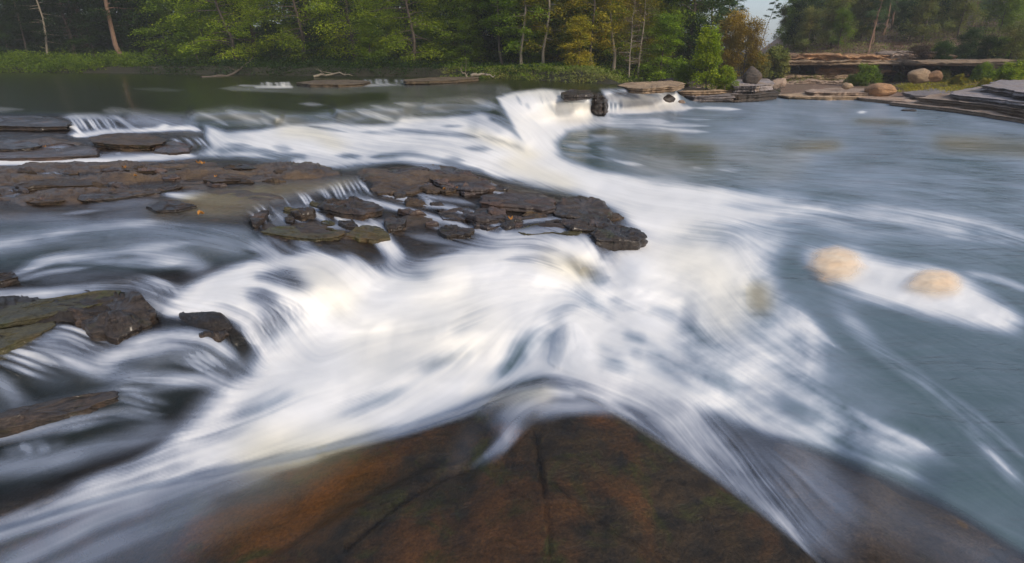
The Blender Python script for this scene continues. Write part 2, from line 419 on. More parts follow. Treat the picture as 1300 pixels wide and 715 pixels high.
# mounds, ridges and hollows that the current carves (metres added)
for dz, pts, w in (
    (0.06, [(250, 143), (300, 140), (335, 140), (350, 147)], 8), (0.06, [(430, 140), (470, 135), (510, 136)], 8), (0.06, [(540, 131), (580, 129), (620, 131)], 7),
    (0.06, [(610, 158, 10), (650, 165, 12), (668, 178, 8)], 10), (-0.03, [(360, 192), (450, 205)], 6), (0.03, [(480, 200), (560, 197)], 9),
    (0.05, [(440, 390), (560, 420)], 34), (-0.05, [(500, 440), (600, 455)], 20), (0.05, [(600, 420), (480, 480)], 30), (-0.05, [(660, 455), (620, 500)], 20),
    (0.06, [(720, 420), (760, 470)], 26), (-0.05, [(700, 420), (690, 450)], 14), (0.05, [(800, 450), (900, 480)], 26), (-0.05, [(780, 385), (860, 400)], 16),
    (0.06, [(820, 345), (880, 370)], 28), (0.05, [(470, 345), (560, 355)], 22), (0.04, [(940, 395), (960, 440)], 26), (0.05, [(430, 470), (340, 520)], 26),
    (0.03, [(150, 300), (300, 300)], 16), (0.03, [(180, 440), (260, 432)], 18), (0.04, [(60, 440), (110, 470)], 18)):
    stroke(Z, dz, pts, w, soft=0.9, add=True)

# the foreground slab and the violet ledge beside it rise in front of the trough
SLAB = [(-260, 770), (-90, 700), (0, 672), (90, 645), (180, 620), (260, 603), (330, 588), (400, 573), (470, 556), (530, 540), (585, 522), (625, 506), (655, 494), (690, 487), (725, 493), (760, 509), (800, 534), (850, 566), (905, 602), (950, 636), (1000, 676), (1045, 715), (1100, 765), (1180, 880), (700, 900), (-260, 900)]
SZ = [(-260, 770, -0.83), (0, 690, -0.80), (180, 625, -0.75), (330, 590, -0.65), (400, 575, -0.58), (530, 545, -0.49), (620, 512, -0.43), (690, 497, -0.39), (760, 515, -0.41), (850, 570, -0.45), (950, 640, -0.52), (1045, 715, -0.58), (1180, 870, -0.62), (700, 560, -0.40), (640, 560, -0.46), (590, 590, -0.50), (560, 610, -0.52), (650, 600, -0.46), (600, 650, -0.49), (750, 620, -0.45), (450, 620, -0.56), (300, 660, -0.63), (150, 740, -0.70), (700, 720, -0.47), (900, 700, -0.54), (450, 760, -0.53), (700, 870, -0.5), (-260, 870, -0.78)]
slab_m = pmask(SLAB, 4.5)
ZS = blur(rbf(SZ, QX, QY), 4, 3)
stroke(ZS, 0.02, [(690, 500, 14), (655, 528, 16), (615, 575, 14)], soft=0.9, add=True)
stroke(ZS, -0.02, [(625, 560), (590, 605)], 10, soft=0.9, add=True)

# ------------------------------------------------------------------ directions of flow (column, row, dx, dy)
FL = [(0, 110, 1, .0), (300, 110, 1, .01), (600, 110, 1, .02), (0, 135, 1, .0), (300, 145, 1, .3), (450, 145, 1, .4), (560, 140, 1, .25), (100, 160, .5, 1), (60, 160, 1, .1), (150, 158, .8, .6), (200, 155, 1, .3), (100, 180, 1, .05), (200, 180, 1, .1), (0, 190, 1, 0), (100, 205, 1, 0),
      (270, 180, .7, .7), (300, 175, 1, .2), (380, 165, 1, .1), (450, 180, 1, .22), (550, 170, 1, .08), (500, 200, 1, -.02), (600, 200, 1, .3), (640, 170, 1, .5), (690, 135, .5, 1), (740, 132, .3, 1), (660, 140, .9, .8), (670, 180, .7, 1), (640, 200, 1, .5), (620, 140, 1, .25), (700, 215, 1, .5), (760, 235, 1, .25), (850, 260, 1, .1), (1000, 270, 1, .1), (1200, 300, 1, .2), (900, 310, 1, .05),
      (800, 152, 1, .0), (850, 128, .5, 1), (780, 135, .1, 1), (810, 118, 1, .2), (900, 145, 1, .0), (900, 170, 1, .0), (1100, 150, 1, .03), (1100, 200, 1, .04), (1300, 200, 1, .1), (1300, 160, 1, .12), (1400, 300, 1, .2),
      (1060, 345, 1, .3), (1200, 375, 1, .35), (1280, 405, 1, .5), (1100, 450, 1, .55), (1000, 420, .8, .6), (1200, 520, 1, .8), (1280, 590, 1, .9), (1000, 350, 1, .35), (1300, 450, 1, .45), (1350, 600, 1, .7), (1120, 320, 1, .15),
      (560, 340, 1, -.25), (650, 312, 1, -.05), (710, 312, 1, .4), (740, 325, .8, 1), (755, 345, .4, 1), (480, 312, .5, .9), (440, 345, .9, .8), (620, 350, 1, -.2), (690, 340, 1, .3),
      (500, 400, 1, -.2), (600, 400, 1, -.4), (440, 455, 1, -.45), (300, 550, 1, -.4), (350, 500, 1, -.5), (520, 490, 1, -.6), (600, 460, .8, -.8), (650, 440, .5, -1), (720, 440, .15, 1), (700, 400, .8, -.4), (800, 400, 1, .4), (850, 350, 1, .3), (800, 450, 1, .3), (900, 480, 1, .5), (900, 400, .6, .8), (930, 340, .5, .9), (760, 380, 1, .5), (560, 530, 1, -.5), (450, 540, 1, -.4), (750, 480, 1, .35), (200, 590, 1, -.42), (50, 650, 1, -.45),
      (880, 540, .7, 1), (950, 590, .7, 1), (1000, 640, .7, .9), (900, 590, .8, .9), (1100, 640, 1, .75), (1200, 690, 1, .5), (1000, 550, 1, .5), (1100, 590, 1, .45), (1200, 640, 1, .5), (1300, 690, 1, .5), (850, 500, 1, .6),
      (760, 508, 1, .5), (715, 500, 1, .2), (680, 505, 1, -.25), (655, 525, 1, -.9), (640, 550, .7, -1), (600, 595, 1, -.8), (700, 530, 1, -.5), (620, 520, 1, -.8), (740, 520, 1, .05), (300, 640, 1, -.45), (100, 690, 1, -.5), (450, 600, 1, -.4), (500, 680, 1, -.5), (850, 650, 1, .4), (700, 650, 1, 0),
      (260, 355, 1, -.35), (310, 345, 1, -.25), (380, 345, 1, .05), (430, 370, .9, .9), (400, 395, .8, 1), (340, 415, .7, 1), (360, 370, 1, .35), (300, 395, 1, .4), (370, 415, .7, 1), (320, 435, .6, 1), (260, 395, 1, .2),
      (100, 340, 1, -.12), (185, 370, 1, .35), (200, 390, 1, .5), (60, 330, 1, -.2), (0, 345, 1, -.1), (150, 310, 1, -.12), (300, 305, 1, .35), (250, 312, 1, .2), (100, 370, 1, -.05), (60, 425, 1, -.1), (340, 310, .8, .7), (150, 355, 1, .02),
      (60, 455, 1, .3), (100, 432, 1, .4), (20, 480, 1, .5), (110, 450, 1, .4), (190, 440, 1, -.3), (240, 430, 1, .1), (275, 450, 1, .7), (150, 480, 1, -.3), (170, 508, 1, .3), (60, 560, 1, -.3), (100, 520, 1, -.25), (0, 540, 1, -.2), (30, 600, 1, -.4),
      (100, 260, 1, -.05), (300, 250, 1, -.03), (380, 262, .6, 1), (335, 280, .6, 1), (440, 243, .5, 1), (460, 238, .5, 1), (400, 285, 1, .3), (520, 250, 1, .4), (580, 280, 1, .5), (650, 295, 1, -.1), (400, 225, 1, 0), (470, 262, 1, .3), (550, 300, 1, .3), (620, 285, 1, .4), (430, 305, 1, .3), (0, 290, 1, -.05), (210, 255, 1, .1)]
def flow_field(sub=6):
    sx, sy = QX[::sub, ::sub], QY[::sub, ::sub]
    c = np.zeros(sx.shape); s = np.zeros(sx.shape)
    yq = yy(sy)
    for x, y, dx, dy in FL:
        a = 2*math.atan2(dy, dx)
        w = 1.0/((sx-x)**2+(yq-yy(y))**2+120)**1.6
        c += w*math.cos(a); s += w*math.sin(a)
    ang = 0.5*np.arctan2(s, c)
    cx, cy = np.cos(2*ang), np.sin(2*ang)
    ri = np.interp(np.arange(NR), np.arange(0, NR, sub)[:sx.shape[0]], np.arange(sx.shape[0]))
    ci = np.interp(np.arange(NC), np.arange(0, NC, sub)[:sx.shape[1]], np.arange(sx.shape[1]))
    def up(a):
        r0 = np.floor(ri).astype(int); r1 = np.minimum(r0+1, a.shape[0]-1); fr = (ri-r0)[:, None]
        c0 = np.floor(ci).astype(int); c1 = np.minimum(c0+1, a.shape[1]-1); fc = (ci-c0)[None]
        t = a[r0][:, c0]*(1-fc)+a[r0][:, c1]*fc; b = a[r1][:, c0]*(1-fc)+a[r1][:, c1]*fc
        return t*(1-fr)+b*fr
    ang = 0.5*np.arctan2(up(cy), up(cx))
    return np.cos(ang), np.sin(ang)
FX, FY = flow_field()
_rs = np.gradient(GY)[:, None]
DX, DY = FX/1.8, FY/_rs
def bil(a, r, c):
    r = np.clip(r, 0, NR-1.001); c = np.clip(c, 0, NC-1.001)
    r0 = r.astype(np.int32); c0 = c.astype(np.int32); fr = r-r0; fc = c-c0
    i = r0*NC+c0; f = a.ravel()
    return (f[i]*(1-fc)+f[i+1]*fc)*(1-fr)+(f[i+NC]*(1-fc)+f[i+NC+1]*fc)*fr
def drawn_out(tex, length, steps, level=True):
    """noise drawn out along the current (what a second of flow does to foam)"""
    tex = tex.astype(np.float32)
    acc = tex.copy(); wsum = 1.0
    h = length/steps                      # length: array, photo-scale pixels
    rows, cols = np.meshgrid(np.arange(NR, dtype=np.float32), np.arange(NC, dtype=np.float32), indexing='ij')
    for sgn in (1, -1):
        r, c = rows.copy(), cols.copy()
        px_, py_ = None, None
        for k in range(steps):
            ir = np.clip(r, 0, NR-1).astype(np.int32); ic = np.clip(c, 0, NC-1).astype(np.int32)
            vx, vy = DX[ir, ic], DY[ir, ic]
            if px_ is not None:
                flip = (vx*px_+vy*py_) < 0
                vx = np.where(flip, -vx, vx); vy = np.where(flip, -vy, vy)
            px_, py_ = vx, vy
            r = r+sgn*vy*h; c = c+sgn*vx*h
            acc += bil(tex, r, c); wsum += 1
    acc = acc/wsum
    if not level: return acc
    m = blur(acc, 60, 40); v = np.sqrt(blur((acc-m)**2, 60, 40))+1e-6
    return np.clip(0.5+(acc-m)/v*0.22, 0, 1)
_len = np.interp(GY, [84, 130, 200, 300, 450, 700], [10, 16, 32, 55, 90, 130])[:, None]
n1 = RNG.random((NR, NC)); n1 = 0.5*n1+0.5*blur(RNG.random((NR, NC)), 1, 1)*1.4
S_fine = drawn_out(n1, _len*0.8, 34)
n2 = blur(RNG.random((NR, NC)), 4, 3); n2 = (n2-n2.mean())/n2.std()
S_mid = drawn_out(n2, _len*0.8, 16)
n3 = blur(RNG.random((NR, NC)), 13, 9); n3 = (n3-n3.mean())/n3.std()
S_big = drawn_out(n3, _len*0.5, 8)

# ------------------------------------------------------------------ what the water carries: foam, depth of body, tannin tint
foam = np.zeros(QX.shape); deep = np.zeros(QX.shape); warm = np.zeros(QX.shape)
def F(v, pts, w=None, op=1.0, soft=0.8):
    if w is not None and w <= 6 and len(pts) >= 2:          # streaks thin out towards both ends
        p = [(a, b) for a, b in pts]
        a0, a1 = p[0], p[1]; b0, b1 = p[-1], p[-2]
        q0 = (a0[0]+(a1[0]-a0[0])*.3, a0[1]+(a1[1]-a0[1])*.3); q1 = (b0[0]+(b1[0]-b0[0])*.3, b0[1]+(b1[1]-b0[1])*.3)
        pts = [(*a0, w*.15), (*q0, w)]+[(*m, w) for m in p[1:-1]]+[(*q1, w), (*b0, w*.15)]
        w = None
    stroke(foam, v, pts, w, op, soft)
# pools
UP = [(-260, 60), (900, 60), (870, 108), (760, 116), (640, 122), (560, 150), (480, 158), (400, 160), (300, 160), (240, 146), (0, 144), (-260, 144)]
LOW = [(900, 60), (1600, 60), (1600, 900), (1350, 760), (1200, 640), (1050, 572), (900, 520), (780, 470), (700, 470), (640, 500), (400, 570), (300, 560), (345, 450), (460, 360), (560, 345), (700, 365), (780, 345), (850, 320), (800, 270), (640, 220), (600, 190), (640, 150), (760, 140), (860, 118)]
area(deep, 1, UP, 3); area(deep, 1, LOW, 14)
area(warm, 0.45, UP, 6)
area(foam, 0.20, [(900, 100), (1600, 100), (1600, 800), (1200, 640), (900, 500), (860, 300), (760, 200), (780, 150)], 20)  # pale wash stands for sky sheen on the lower pool, plus aerated water
area(deep, .15, [(-260, 440), (60, 470), (240, 440), (330, 440), (290, 480), (200, 540), (60, 610), (-260, 700)], 14)
area(foam, .08, [(1010, 330), (1600, 330), (1600, 900), (1300, 720), (1180, 620), (1060, 470)], 50)
# upper pool
for v, pts, w in ((.12, [(170, 113), (235, 115)], 2.2), (.14, [(-100, 140), (30, 139)], 4), (.14, [(130, 141), (165, 141)], 4),
                  (.4, [(280, 112), (330, 114), (400, 115), (470, 114)], 2.5), (.16, [(330, 112), (480, 116)], 5), (.65, [(300, 108.5), (330, 109.5), (360, 110.5)], 1.2), (.16, [(440, 112), (560, 112), (650, 114)], 5), (.14, [(500, 118), (640, 116)], 7), 
                  (.25, [(380, 132), (410, 133)], 2), (.12, [(560, 122), (640, 122)], 5)):
    F(v, pts, w)
foam[(QY < 125) & (QX < 630)] *= .45
for x in (333, 340, 344, 351, 357, 361, 366, 464, 470, 478, 483, 490, 503, 510, 515):
    y0 = 105.5 if x < 400 else 102
    stroke(foam, random.uniform(.5, .9), [(x, y0), (x+random.uniform(0, 2), y0+random.uniform(3, 5))], random.uniform(.8, 1.8), .95, .6)
stroke(foam, .6, [(325, 111), (370, 110.5)], 1.2, .9); stroke(foam, .45, [(445, 109), (520, 107)], 1.4, .9)
# humped lip
F(.13, [(245, 146, 5), (290, 144, 8), (340, 150, 9), (400, 153, 6), (450, 146, 10), (500, 142, 11), (560, 135, 9), (620, 133, 8)])
F(.3, [(330, 150), (345, 158)], 3); F(.45, [(452, 140), (480, 148), (500, 154)], 3); F(.14, [(530, 130), (580, 127), (620, 128)], 3)
for pts in ([(450, 138), (480, 146), (505, 155)], [(470, 134), (500, 140), (530, 150)], [(330, 140), (350, 150), (368, 159)], [(286, 140), (308, 149), (332, 158)], [(400, 147), (430, 152), (450, 157)], [(530, 132), (560, 138), (590, 147)], [(600, 127), (630, 136), (644, 146)], [(252, 143), (272, 150), (290, 160)], [(500, 131), (545, 135), (570, 143)], [(425, 138), (440, 145), (462, 152)]):
    F(random.uniform(.26, .4), pts, random.uniform(1.4, 3.0), .75, 1.0)  # pale streaks painted as highlights that round the lip
F(.08, [(560, 137), (590, 137)], 6, .8); F(.10, [(310, 158), (330, 160)], 3); F(.12, [(505, 140), (520, 148)], 4)
area(deep, .95, [(240, 140), (300, 134), (370, 146), (430, 133), (560, 122), (640, 124), (640, 146), (560, 152), (450, 158), (300, 162), (240, 160)], 4)
# first step on the left
F(.35, [(80, 149), (120, 148), (150, 150), (165, 160), (170, 165)], 3); F(.22, [(170, 150), (240, 158)], 9)
for x in range(92, 142, 6):
    j = random.uniform(-2.5, 2.5); x = x+j
    F(random.uniform(.4, .85), [(x, 152.5 - .05*(x-92)), (x+5, 158), (x+9, 163+random.uniform(0, 3))], random.uniform(.7, 1.8), .9, .6)
F(.9, [(84, 157), (96, 163), (104, 170)], 1.8, 1, .5)
F(.85, [(90, 172), (110, 171), (135, 167), (170, 166), (215, 164), (240, 162), (255, 166)], 2.4); F(.9, [(200, 163), (214, 159)], 2)
# second steps
F(.30, [(0, 197), (40, 192), (90, 188)], 4); F(.6, [(44, 194), (54, 198)], 2.5); F(.6, [(112, 188), (124, 197)], 1.4); F(.5, [(100, 198), (112, 195)], 2); F(.55, [(148, 196), (153, 194)], 1.5)
for x in (221, 236, 247, 253, 266, 272, 278, 284):
    F(.75, [(x, 176), (x+5, 180), (x+9, 185)], 1.3, .9, .6)
F(.8, [(-260, 207, 4), (-20, 206, 3.5), (60, 205, 3), (95, 202, 3), (120, 205, 4), (160, 203, 3), (200, 198, 2.5), (240, 197, 3)])
F(.9, [(-100, 206), (60, 205.5), (120, 205), (190, 201), (250, 198)], 3.2, .9)
F(.45, [(120, 199), (190, 198), (240, 200)], 4, .6)
# white run behind the shelf
WH = [(262, 160), (290, 168), (330, 166), (360, 160), (420, 156), (470, 160), (500, 158), (510, 150), (560, 149), (610, 144), (640, 150), (655, 170), (690, 190), (720, 210), (660, 226), (630, 226), (610, 216), (560, 208), (500, 205), (440, 212), (380, 214), (360, 204), (300, 200), (250, 198), (270, 186), (262, 176)]
area(foam, .84, WH, 4)
area(deep, .5, WH, 7)
for v, pts, w in ((.30, [(270, 192), (310, 189), (350, 193)], 3.5), (.28, [(285, 183), (320, 185)], 2.5), (.25, [(345, 186), (372, 190)], 4.5), (.2, [(300, 200), (350, 206), (375, 200)], 3.5), (.3, [(330, 197), (385, 198), (385, 202)], 3), (.35, [(460, 168), (520, 168), (560, 170), (610, 174)], 3.2), (.30, [(500, 164), (545, 168)], 3), (.4, [(390, 160), (440, 168)], 2), (.35, [(560, 161), (590, 160)], 2), (.3, [(590, 188), (625, 190)], 3.5),
                  (.25, [(470, 200), (520, 196), (550, 201), (590, 212)], 4), (.20, [(560, 206), (600, 214), (615, 218)], 4), (.22, [(560, 202), (590, 204)], 5), (.22, [(520, 208), (580, 218)], 2.5), (.3, [(425, 198), (460, 198)], 3), (.18, [(430, 198), (455, 199)], 2.5)):
    F(v, pts, w, .85)
F(.25, [(625, 151, 4), (648, 158, 7), (662, 172, 6)], None, .85); F(.22, [(650, 152), (665, 168)], 4, .7)
stroke(warm, .8, [(600, 166), (625, 178), (650, 184), (678, 198)], 5); stroke(warm, .6, [(650, 184), (672, 200)], 5); F(.5, [(610, 172), (640, 181), (665, 190), (678, 199)], 2.6, .8)
stroke(warm, .6, [(360, 166), (400, 168), (430, 184)], 8); stroke(warm, .6, [(650, 208), (680, 220), (720, 234)], 10)
# main fall
MF = [(632, 124), (650, 118), (690, 114), (712, 116), (748, 122), (752, 150), (745, 156), (700, 168), (690, 200), (668, 186), (652, 160), (640, 140)]
area(foam, .92, MF, 3); area(deep, .8, MF, 3)
F(.4, [(702, 116), (712, 122)], 2.5); F(.45, [(655, 120), (662, 134)], 1.6, .8); F(.5, [(684, 117), (690, 134)], 1.4, .8); F(.5, [(722, 118), (728, 136)], 1.5, .7); F(.5, [(668, 130), (672, 138)], 2.2, .8)
stroke(warm, .75, [(690, 122), (704, 146)], 4); F(.62, [(692, 122), (705, 145)], 2.4, .8); F(.66, [(718, 124), (730, 146)], 3, .5); F(.68, [(736, 126), (744, 146)], 2, .5)
stroke(warm, .4, [(712, 120), (740, 140)], 10)
# falls right of the black rock
area(foam, .75, [(764, 114), (790, 113), (830, 116), (860, 118), (866, 136), (840, 142), (800, 142), (770, 144), (772, 128)], 3)
F(.3, [(775, 117), (800, 121), (812, 124)], 3.5, .9); F(.12, [(772, 134), (790, 134)], 5, .9); F(.3, [(815, 119), (840, 122)], 2, .8)
for x in (773, 779, 785, 791): F(.85, [(x, 130), (x-.5, 142)], 1, .9, .5)
F(.95, [(770, 143), (820, 141), (850, 138), (880, 137)], 2.6); F(.7, [(880, 137), (940, 139)], 2)
# run-out of the main fall
area(foam, .93, [(690, 170), (700, 158), (745, 149), (800, 151), (840, 155), (760, 159), (720, 163), (705, 180), (710, 200), (760, 220), (830, 232), (930, 242), (1000, 250), (1060, 262), (1000, 280), (880, 290), (860, 320), (820, 300), (790, 270), (740, 246), (640, 226), (650, 200)], 9)
F(.55, [(745, 152), (800, 153), (850, 155)], 3); F(.5, [(770, 160), (830, 163), (900, 168)], 2.2); F(.45, [(820, 158), (900, 160)], 2)
F(.45, [(1000, 256), (1100, 266), (1200, 280), (1320, 302)], 8, .9); F(.35, [(1000, 275), (1120, 285), (1250, 290)], 12, .6); F(.75, [(900, 262), (1040, 265), (1150, 280), (1230, 296)], 5, .6); F(.5, [(1200, 300), (1300, 308), (1400, 330)], 5, .5)
F(.12, [(1080, 289), (1160, 291)], 4, .7); F(.35, [(830, 225), (900, 236)], 4, .7)
F(.4, [(1000, 300), (900, 300)], 16, .6)
# broken wavelets in the lower pool
for x0, y0, x1, y1, v in ((760, 200, 790, 205, .55), (780, 205, 815, 209, .7), (745, 196, 762, 199, .4), (735, 180, 770, 176, .3), (760, 188, 780, 190, .35), (850, 172, 880, 174, .25), (880, 213, 890, 214, .5), (915, 216, 940, 217, .5), (860, 205, 880, 206, .35), (800, 166, 850, 168, .35), (745, 172, 790, 174, .4), (715, 185, 750, 188, .5), (715, 195, 760, 200, .5), (860, 150, 900, 152, .4),
                         (1090, 143, 1098, 142, .7), (1225, 202, 1290, 203, .25), (1000, 168, 1060, 170, .12)):
    F(v, [(x0, y0), (x1, y1)], 2.0 if y0 > 165 else 1.4, .9)
for x0, y0, x1, y1, w in ((790, 180, 850, 178, 7), (830, 190, 900, 192, 7), (870, 200, 900, 204, 8), (1000, 186, 1060, 184, 5), (1195, 182, 1330, 190, 8), (760, 168, 790, 168, 3), (1090, 154, 1150, 156, 2.5)):
    stroke(foam, .03, [(x0, y0), (x1, y1)], w*1.2, .75, 1.0); stroke(warm, .9, [(x0, y0), (x1, y1)], w*1.2, .9, 1.0)
stroke(warm, .35, [(820, 195), (900, 210), (1000, 200)], 25, .8)
# drifting foam patch with the two froth heads
area(foam, .97, [(1030, 316), (1080, 316), (1140, 336), (1190, 342), (1230, 358), (1260, 378), (1296, 406), (1280, 418), (1240, 412), (1180, 400), (1130, 385), (1080, 372), (1050, 356), (1030, 338)], 12)
F(.5, [(1220, 345), (1270, 355), (1310, 370)], 4, .8); F(.35, [(1040, 350), (1090, 380)], 8, .6)
# bubbling water between the pool and the white run
area(foam, .55, [(860, 300), (990, 300), (985, 340), (1000, 380), (1040, 430), (1030, 500), (1150, 560), (1190, 580), (1050, 565), (900, 515), (830, 470), (820, 400)], 18)
area(foam, .9, [(800, 290), (950, 310), (960, 340), (930, 380), (940, 400), (900, 420), (860, 400), (800, 360)], 18)
stroke(warm, .4, [(880, 330), (920, 380)], 40); stroke(warm, .9, [(962, 372), (966, 385)], 13, .9); F(.12, [(962, 370), (966, 388)], 13, .8)
F(.8, [(985, 424), (1000, 430)], 12, .8); F(.75, [(960, 470), (985, 482)], 12, .8); F(.7, [(1015, 395), (1030, 430), (1025, 480)], 6, .8); F(.7, [(1010, 400), (1060, 440)], 4, .7)
F(.06, [(1000, 330), (1000, 360)], 16, .7); F(.10, [(990, 508), (1030, 530)], 14, .85); F(.12, [(900, 480), (930, 490)], 9, .6); F(.12, [(880, 420), (900, 432)], 7, .5)
F(.75, [(1078, 522), (1120, 544), (1180, 570)], 5, .9); F(.45, [(1050, 540), (1110, 570)], 10, .6)
F(.45, [(1080, 410), (1110, 440), (1150, 470), (1200, 510), (1240, 550), (1285, 604)], 8, .8); F(.9, [(1255, 572), (1285, 602)], 3, .9); F(.5, [(1150, 470), (1230, 520), (1300, 580)], 5, .6); F(.3, [(1060, 380), (1090, 420)], 10, .6)
# left: sheets over the lower shelf
area(deep, .35, [(-260, 285), (0, 283), (180, 285), (330, 295), (330, 330), (250, 340), (180, 345), (0, 340), (-260, 350)], 8)
F(.28, [(-60, 320, 14), (60, 300, 12), (150, 292, 9), (230, 290, 9), (310, 300, 10)], None, .9); F(.22, [(100, 300), (230, 302), (300, 312)], 14, .8)
F(.45, [(-40, 316), (40, 303), (110, 290), (150, 284), (210, 280)], 4, .8); F(.42, [(160, 287), (200, 283), (240, 288)], 3, .7)
F(.4, [(40, 332), (90, 324), (160, 318), (240, 308)], 5, .8); F(.55, [(30, 342), (70, 328), (130, 330), (190, 335), (230, 332)], 5, .8); F(.4, [(180, 325), (240, 330), (255, 342)], 9, .7)
F(.5, [(-60, 378), (0, 376), (60, 374), (120, 366), (160, 362), (190, 372)], 7, .85); F(.10, [(60, 352), (140, 350), (170, 352)], 7, .8)
F(.62, [(8, 352), (25, 346), (45, 340)], 2.5, .8); F(.45, [(20, 357), (60, 345), (110, 340)], 3, .7)
F(.25, [(110, 262), (150, 258), (200, 256)], 6, .7); F(.3, [(80, 272), (125, 267)], 2, .8); F(.2, [(0, 280), (60, 278), (110, 284)], 8, .7); F(.18, [(130, 280), (230, 262)], 8, .7)
F(.85, [(212, 247, 2), (228, 249, 4), (255, 254, 2)], None, .95); F(.45, [(230, 246), (270, 248)], 4, .7); F(.45, [(50, 223), (85, 216)], 2.5, .6)
F(.4, [(-20, 243), (5, 244), (30, 247)], 5, .7)
area(warm, .9, [(190, 262), (260, 245), (330, 235), (400, 228), (455, 226), (440, 236), (380, 244), (330, 262), (310, 275), (200, 280)], 8)
area(foam, .10, [(190, 262), (260, 245), (330, 235), (400, 228), (455, 226), (440, 236), (380, 244), (330, 262), (310, 275), (200, 280)], 8)
# fringe fall along the curved edge of the shelf
for k, (x, y, h) in enumerate(((320, 270, 13), (328, 266, 14), (334, 264, 10), (341, 260, 8), (360, 252, 8), (381, 248, 11), (385, 247, 13), (390, 247, 12), (407, 240, 12), (411, 239, 12), (421, 235, 16), (426, 234, 16), (431, 233, 16), (438, 233, 10), (444, 232, 9), (450, 231, 9), (455, 230, 8), (461, 235, 8))):
    F(.85, [(x, y), (x+4, y+h*.5), (x+7, y+h)], 1.2, .9, .5)
F(.3, [(320, 268), (345, 258), (385, 247), (420, 236), (460, 230)], 3, .6)
F(.45, [(345, 285), (370, 272), (390, 266)], 6, .7); F(.6, [(395, 264), (420, 268), (440, 280), (460, 286), (500, 284)], 4, .8)
for x0, y0, x1, y1, w in ((352, 272, 360, 280, 3), (372, 272, 382, 281, 3), (398, 270, 412, 280, 3.5), (424, 274, 440, 284, 2.5), (466, 253, 485, 262, 3), (485, 246, 520, 252, 2.5), (440, 252, 470, 256, 3), (520, 268, 530, 274, 3), (468, 276, 478, 286, 2), (600, 268, 608, 276, 2.5), (575, 283, 590, 288, 2.5), (551, 281, 556, 292, 3), (608, 288, 618, 298, 4), (640, 292, 636, 297, 2.5), (541, 251, 547, 258, 3.4), (622, 232, 628, 246, 2.2), (628, 234, 636, 248, 3)):
    F(.75, [(x0, y0), (x1, y1)], w, .9)
F(.55, [(470, 256), (520, 268), (560, 280), (612, 297)], 3.5, .8); F(.5, [(485, 248), (530, 258), (575, 264), (610, 277), (640, 290)], 3, .75); F(.5, [(530, 247), (560, 252), (600, 258)], 2, .7); F(.5, [(640, 284), (690, 278), (720, 281)], 2.5, .7); F(.5, [(700, 262), (712, 272), (700, 280)], 2, .7); F(.45, [(760, 276), (775, 288), (800, 300)], 3, .7); F(.45, [(400, 288), (450, 287), (500, 296)], 3.5, .7); F(.35, [(520, 300), (600, 308), (640, 300)], 5, .7)
F(.8, [(480, 298, 9), (492, 310, 9), (505, 324, 9)], None, .9, .6); F(.35, [(478, 308), (490, 326)], 3, .7, .6)
F(.7, [(322, 312, 6), (340, 316, 7), (352, 324, 5)], None, .85); F(.6, [(378, 303), (390, 314)], 6, .8); F(.5, [(330, 300), (370, 318)], 5, .5)
F(.55, [(560, 308), (620, 302), (690, 292), (730, 290)], 5, .6); F(.12, [(640, 300), (700, 298)], 4, .7)
# white dome left of centre
area(foam, .93, [(215, 385), (240, 362), (290, 340), (350, 326), (400, 318), (440, 330), (475, 352), (500, 372), (500, 420), (420, 440), (330, 470), (330, 430), (290, 400), (240, 396)], 7)
stroke(warm, .5, [(400, 355), (430, 380)], 24, .8)
F(.24, [(330, 352, 6), (365, 352, 12), (375, 362, 10)], None, .9); F(.16, [(320, 375, 10), (345, 380, 9)], None, .9); F(.14, [(330, 368), (350, 382)], 6, .7)
F(.22, [(345, 400, 16), (375, 395, 12), (330, 425, 14)], None, .85)
for k, (x, y) in enumerate(((322, 398), (329, 396), (336, 392), (342, 390), (348, 386), (354, 381), (360, 376), (368, 373), (376, 374), (384, 378))):
    F(.85, [(x, y), (x+8, y+12), (x+14, y+28)], 1.3, .75, .7)
F(.10, [(352, 396), (362, 416)], 4, .75); F(.12, [(335, 404), (340, 420)], 4, .6); F(.3, [(240, 396), (280, 388), (310, 400)], 7, .6)
for x, y in ((306, 422), (312, 424), (318, 426), (324, 430)): F(.6, [(x, y-8), (x+6, y+4), (x+12, y+14)], 2, .8)
F(.08, [(410, 318), (432, 322)], 4, .9); F(.75, [(440, 325), (462, 338), (480, 352)], 5, .8)
# falls on the far left
for k, (x, y) in enumerate(((164, 356), (172, 353), (180, 352), (188, 351), (192, 354), (150, 376), (158, 372), (165, 368))):
    F(.72, [(x, y), (x+22, y+8), (x+36, y+20)], 2.6, .85, .7)
F(.28, [(150, 374), (180, 376), (210, 392)], 9, .7); F(.8, [(205, 398), (230, 394), (260, 384)], 5, .8)
for k, (x, y) in enumerate(((76, 414), (66, 420), (58, 424), (50, 430), (42, 433), (38, 440), (20, 444), (12, 445), (4, 452), (0, 462))):
    F(.72, [(x, y), (x+26, y+6), (x+55, y+20)], 2.8, .85, .7)
F(.2, [(60, 440), (100, 455), (125, 470)], 14, .7); F(.55, [(90, 460), (130, 470), (180, 480)], 9, .7); F(.06, [(50, 480), (80, 478)], 12, .85); F(.4, [(0, 480), (20, 510)], 8, .7)
F(.75, [(130, 460), (165, 440), (200, 430), (240, 428), (270, 436), (290, 452)], 9, .9); F(.5, [(160, 450), (230, 440)], 12, .7); F(.15, [(180, 462), (230, 452), (250, 460)], 7, .75)
for x, y in ((232, 458), (240, 455), (248, 452), (256, 450), (262, 455)): F(.65, [(x, y-6), (x+14, y+6), (x+26, y+14)], 2.4, .8)
F(.5, [(80, 520), (150, 496), (210, 486), (280, 480)], 7, .8); F(.4, [(170, 480), (220, 480)], 10, .6)
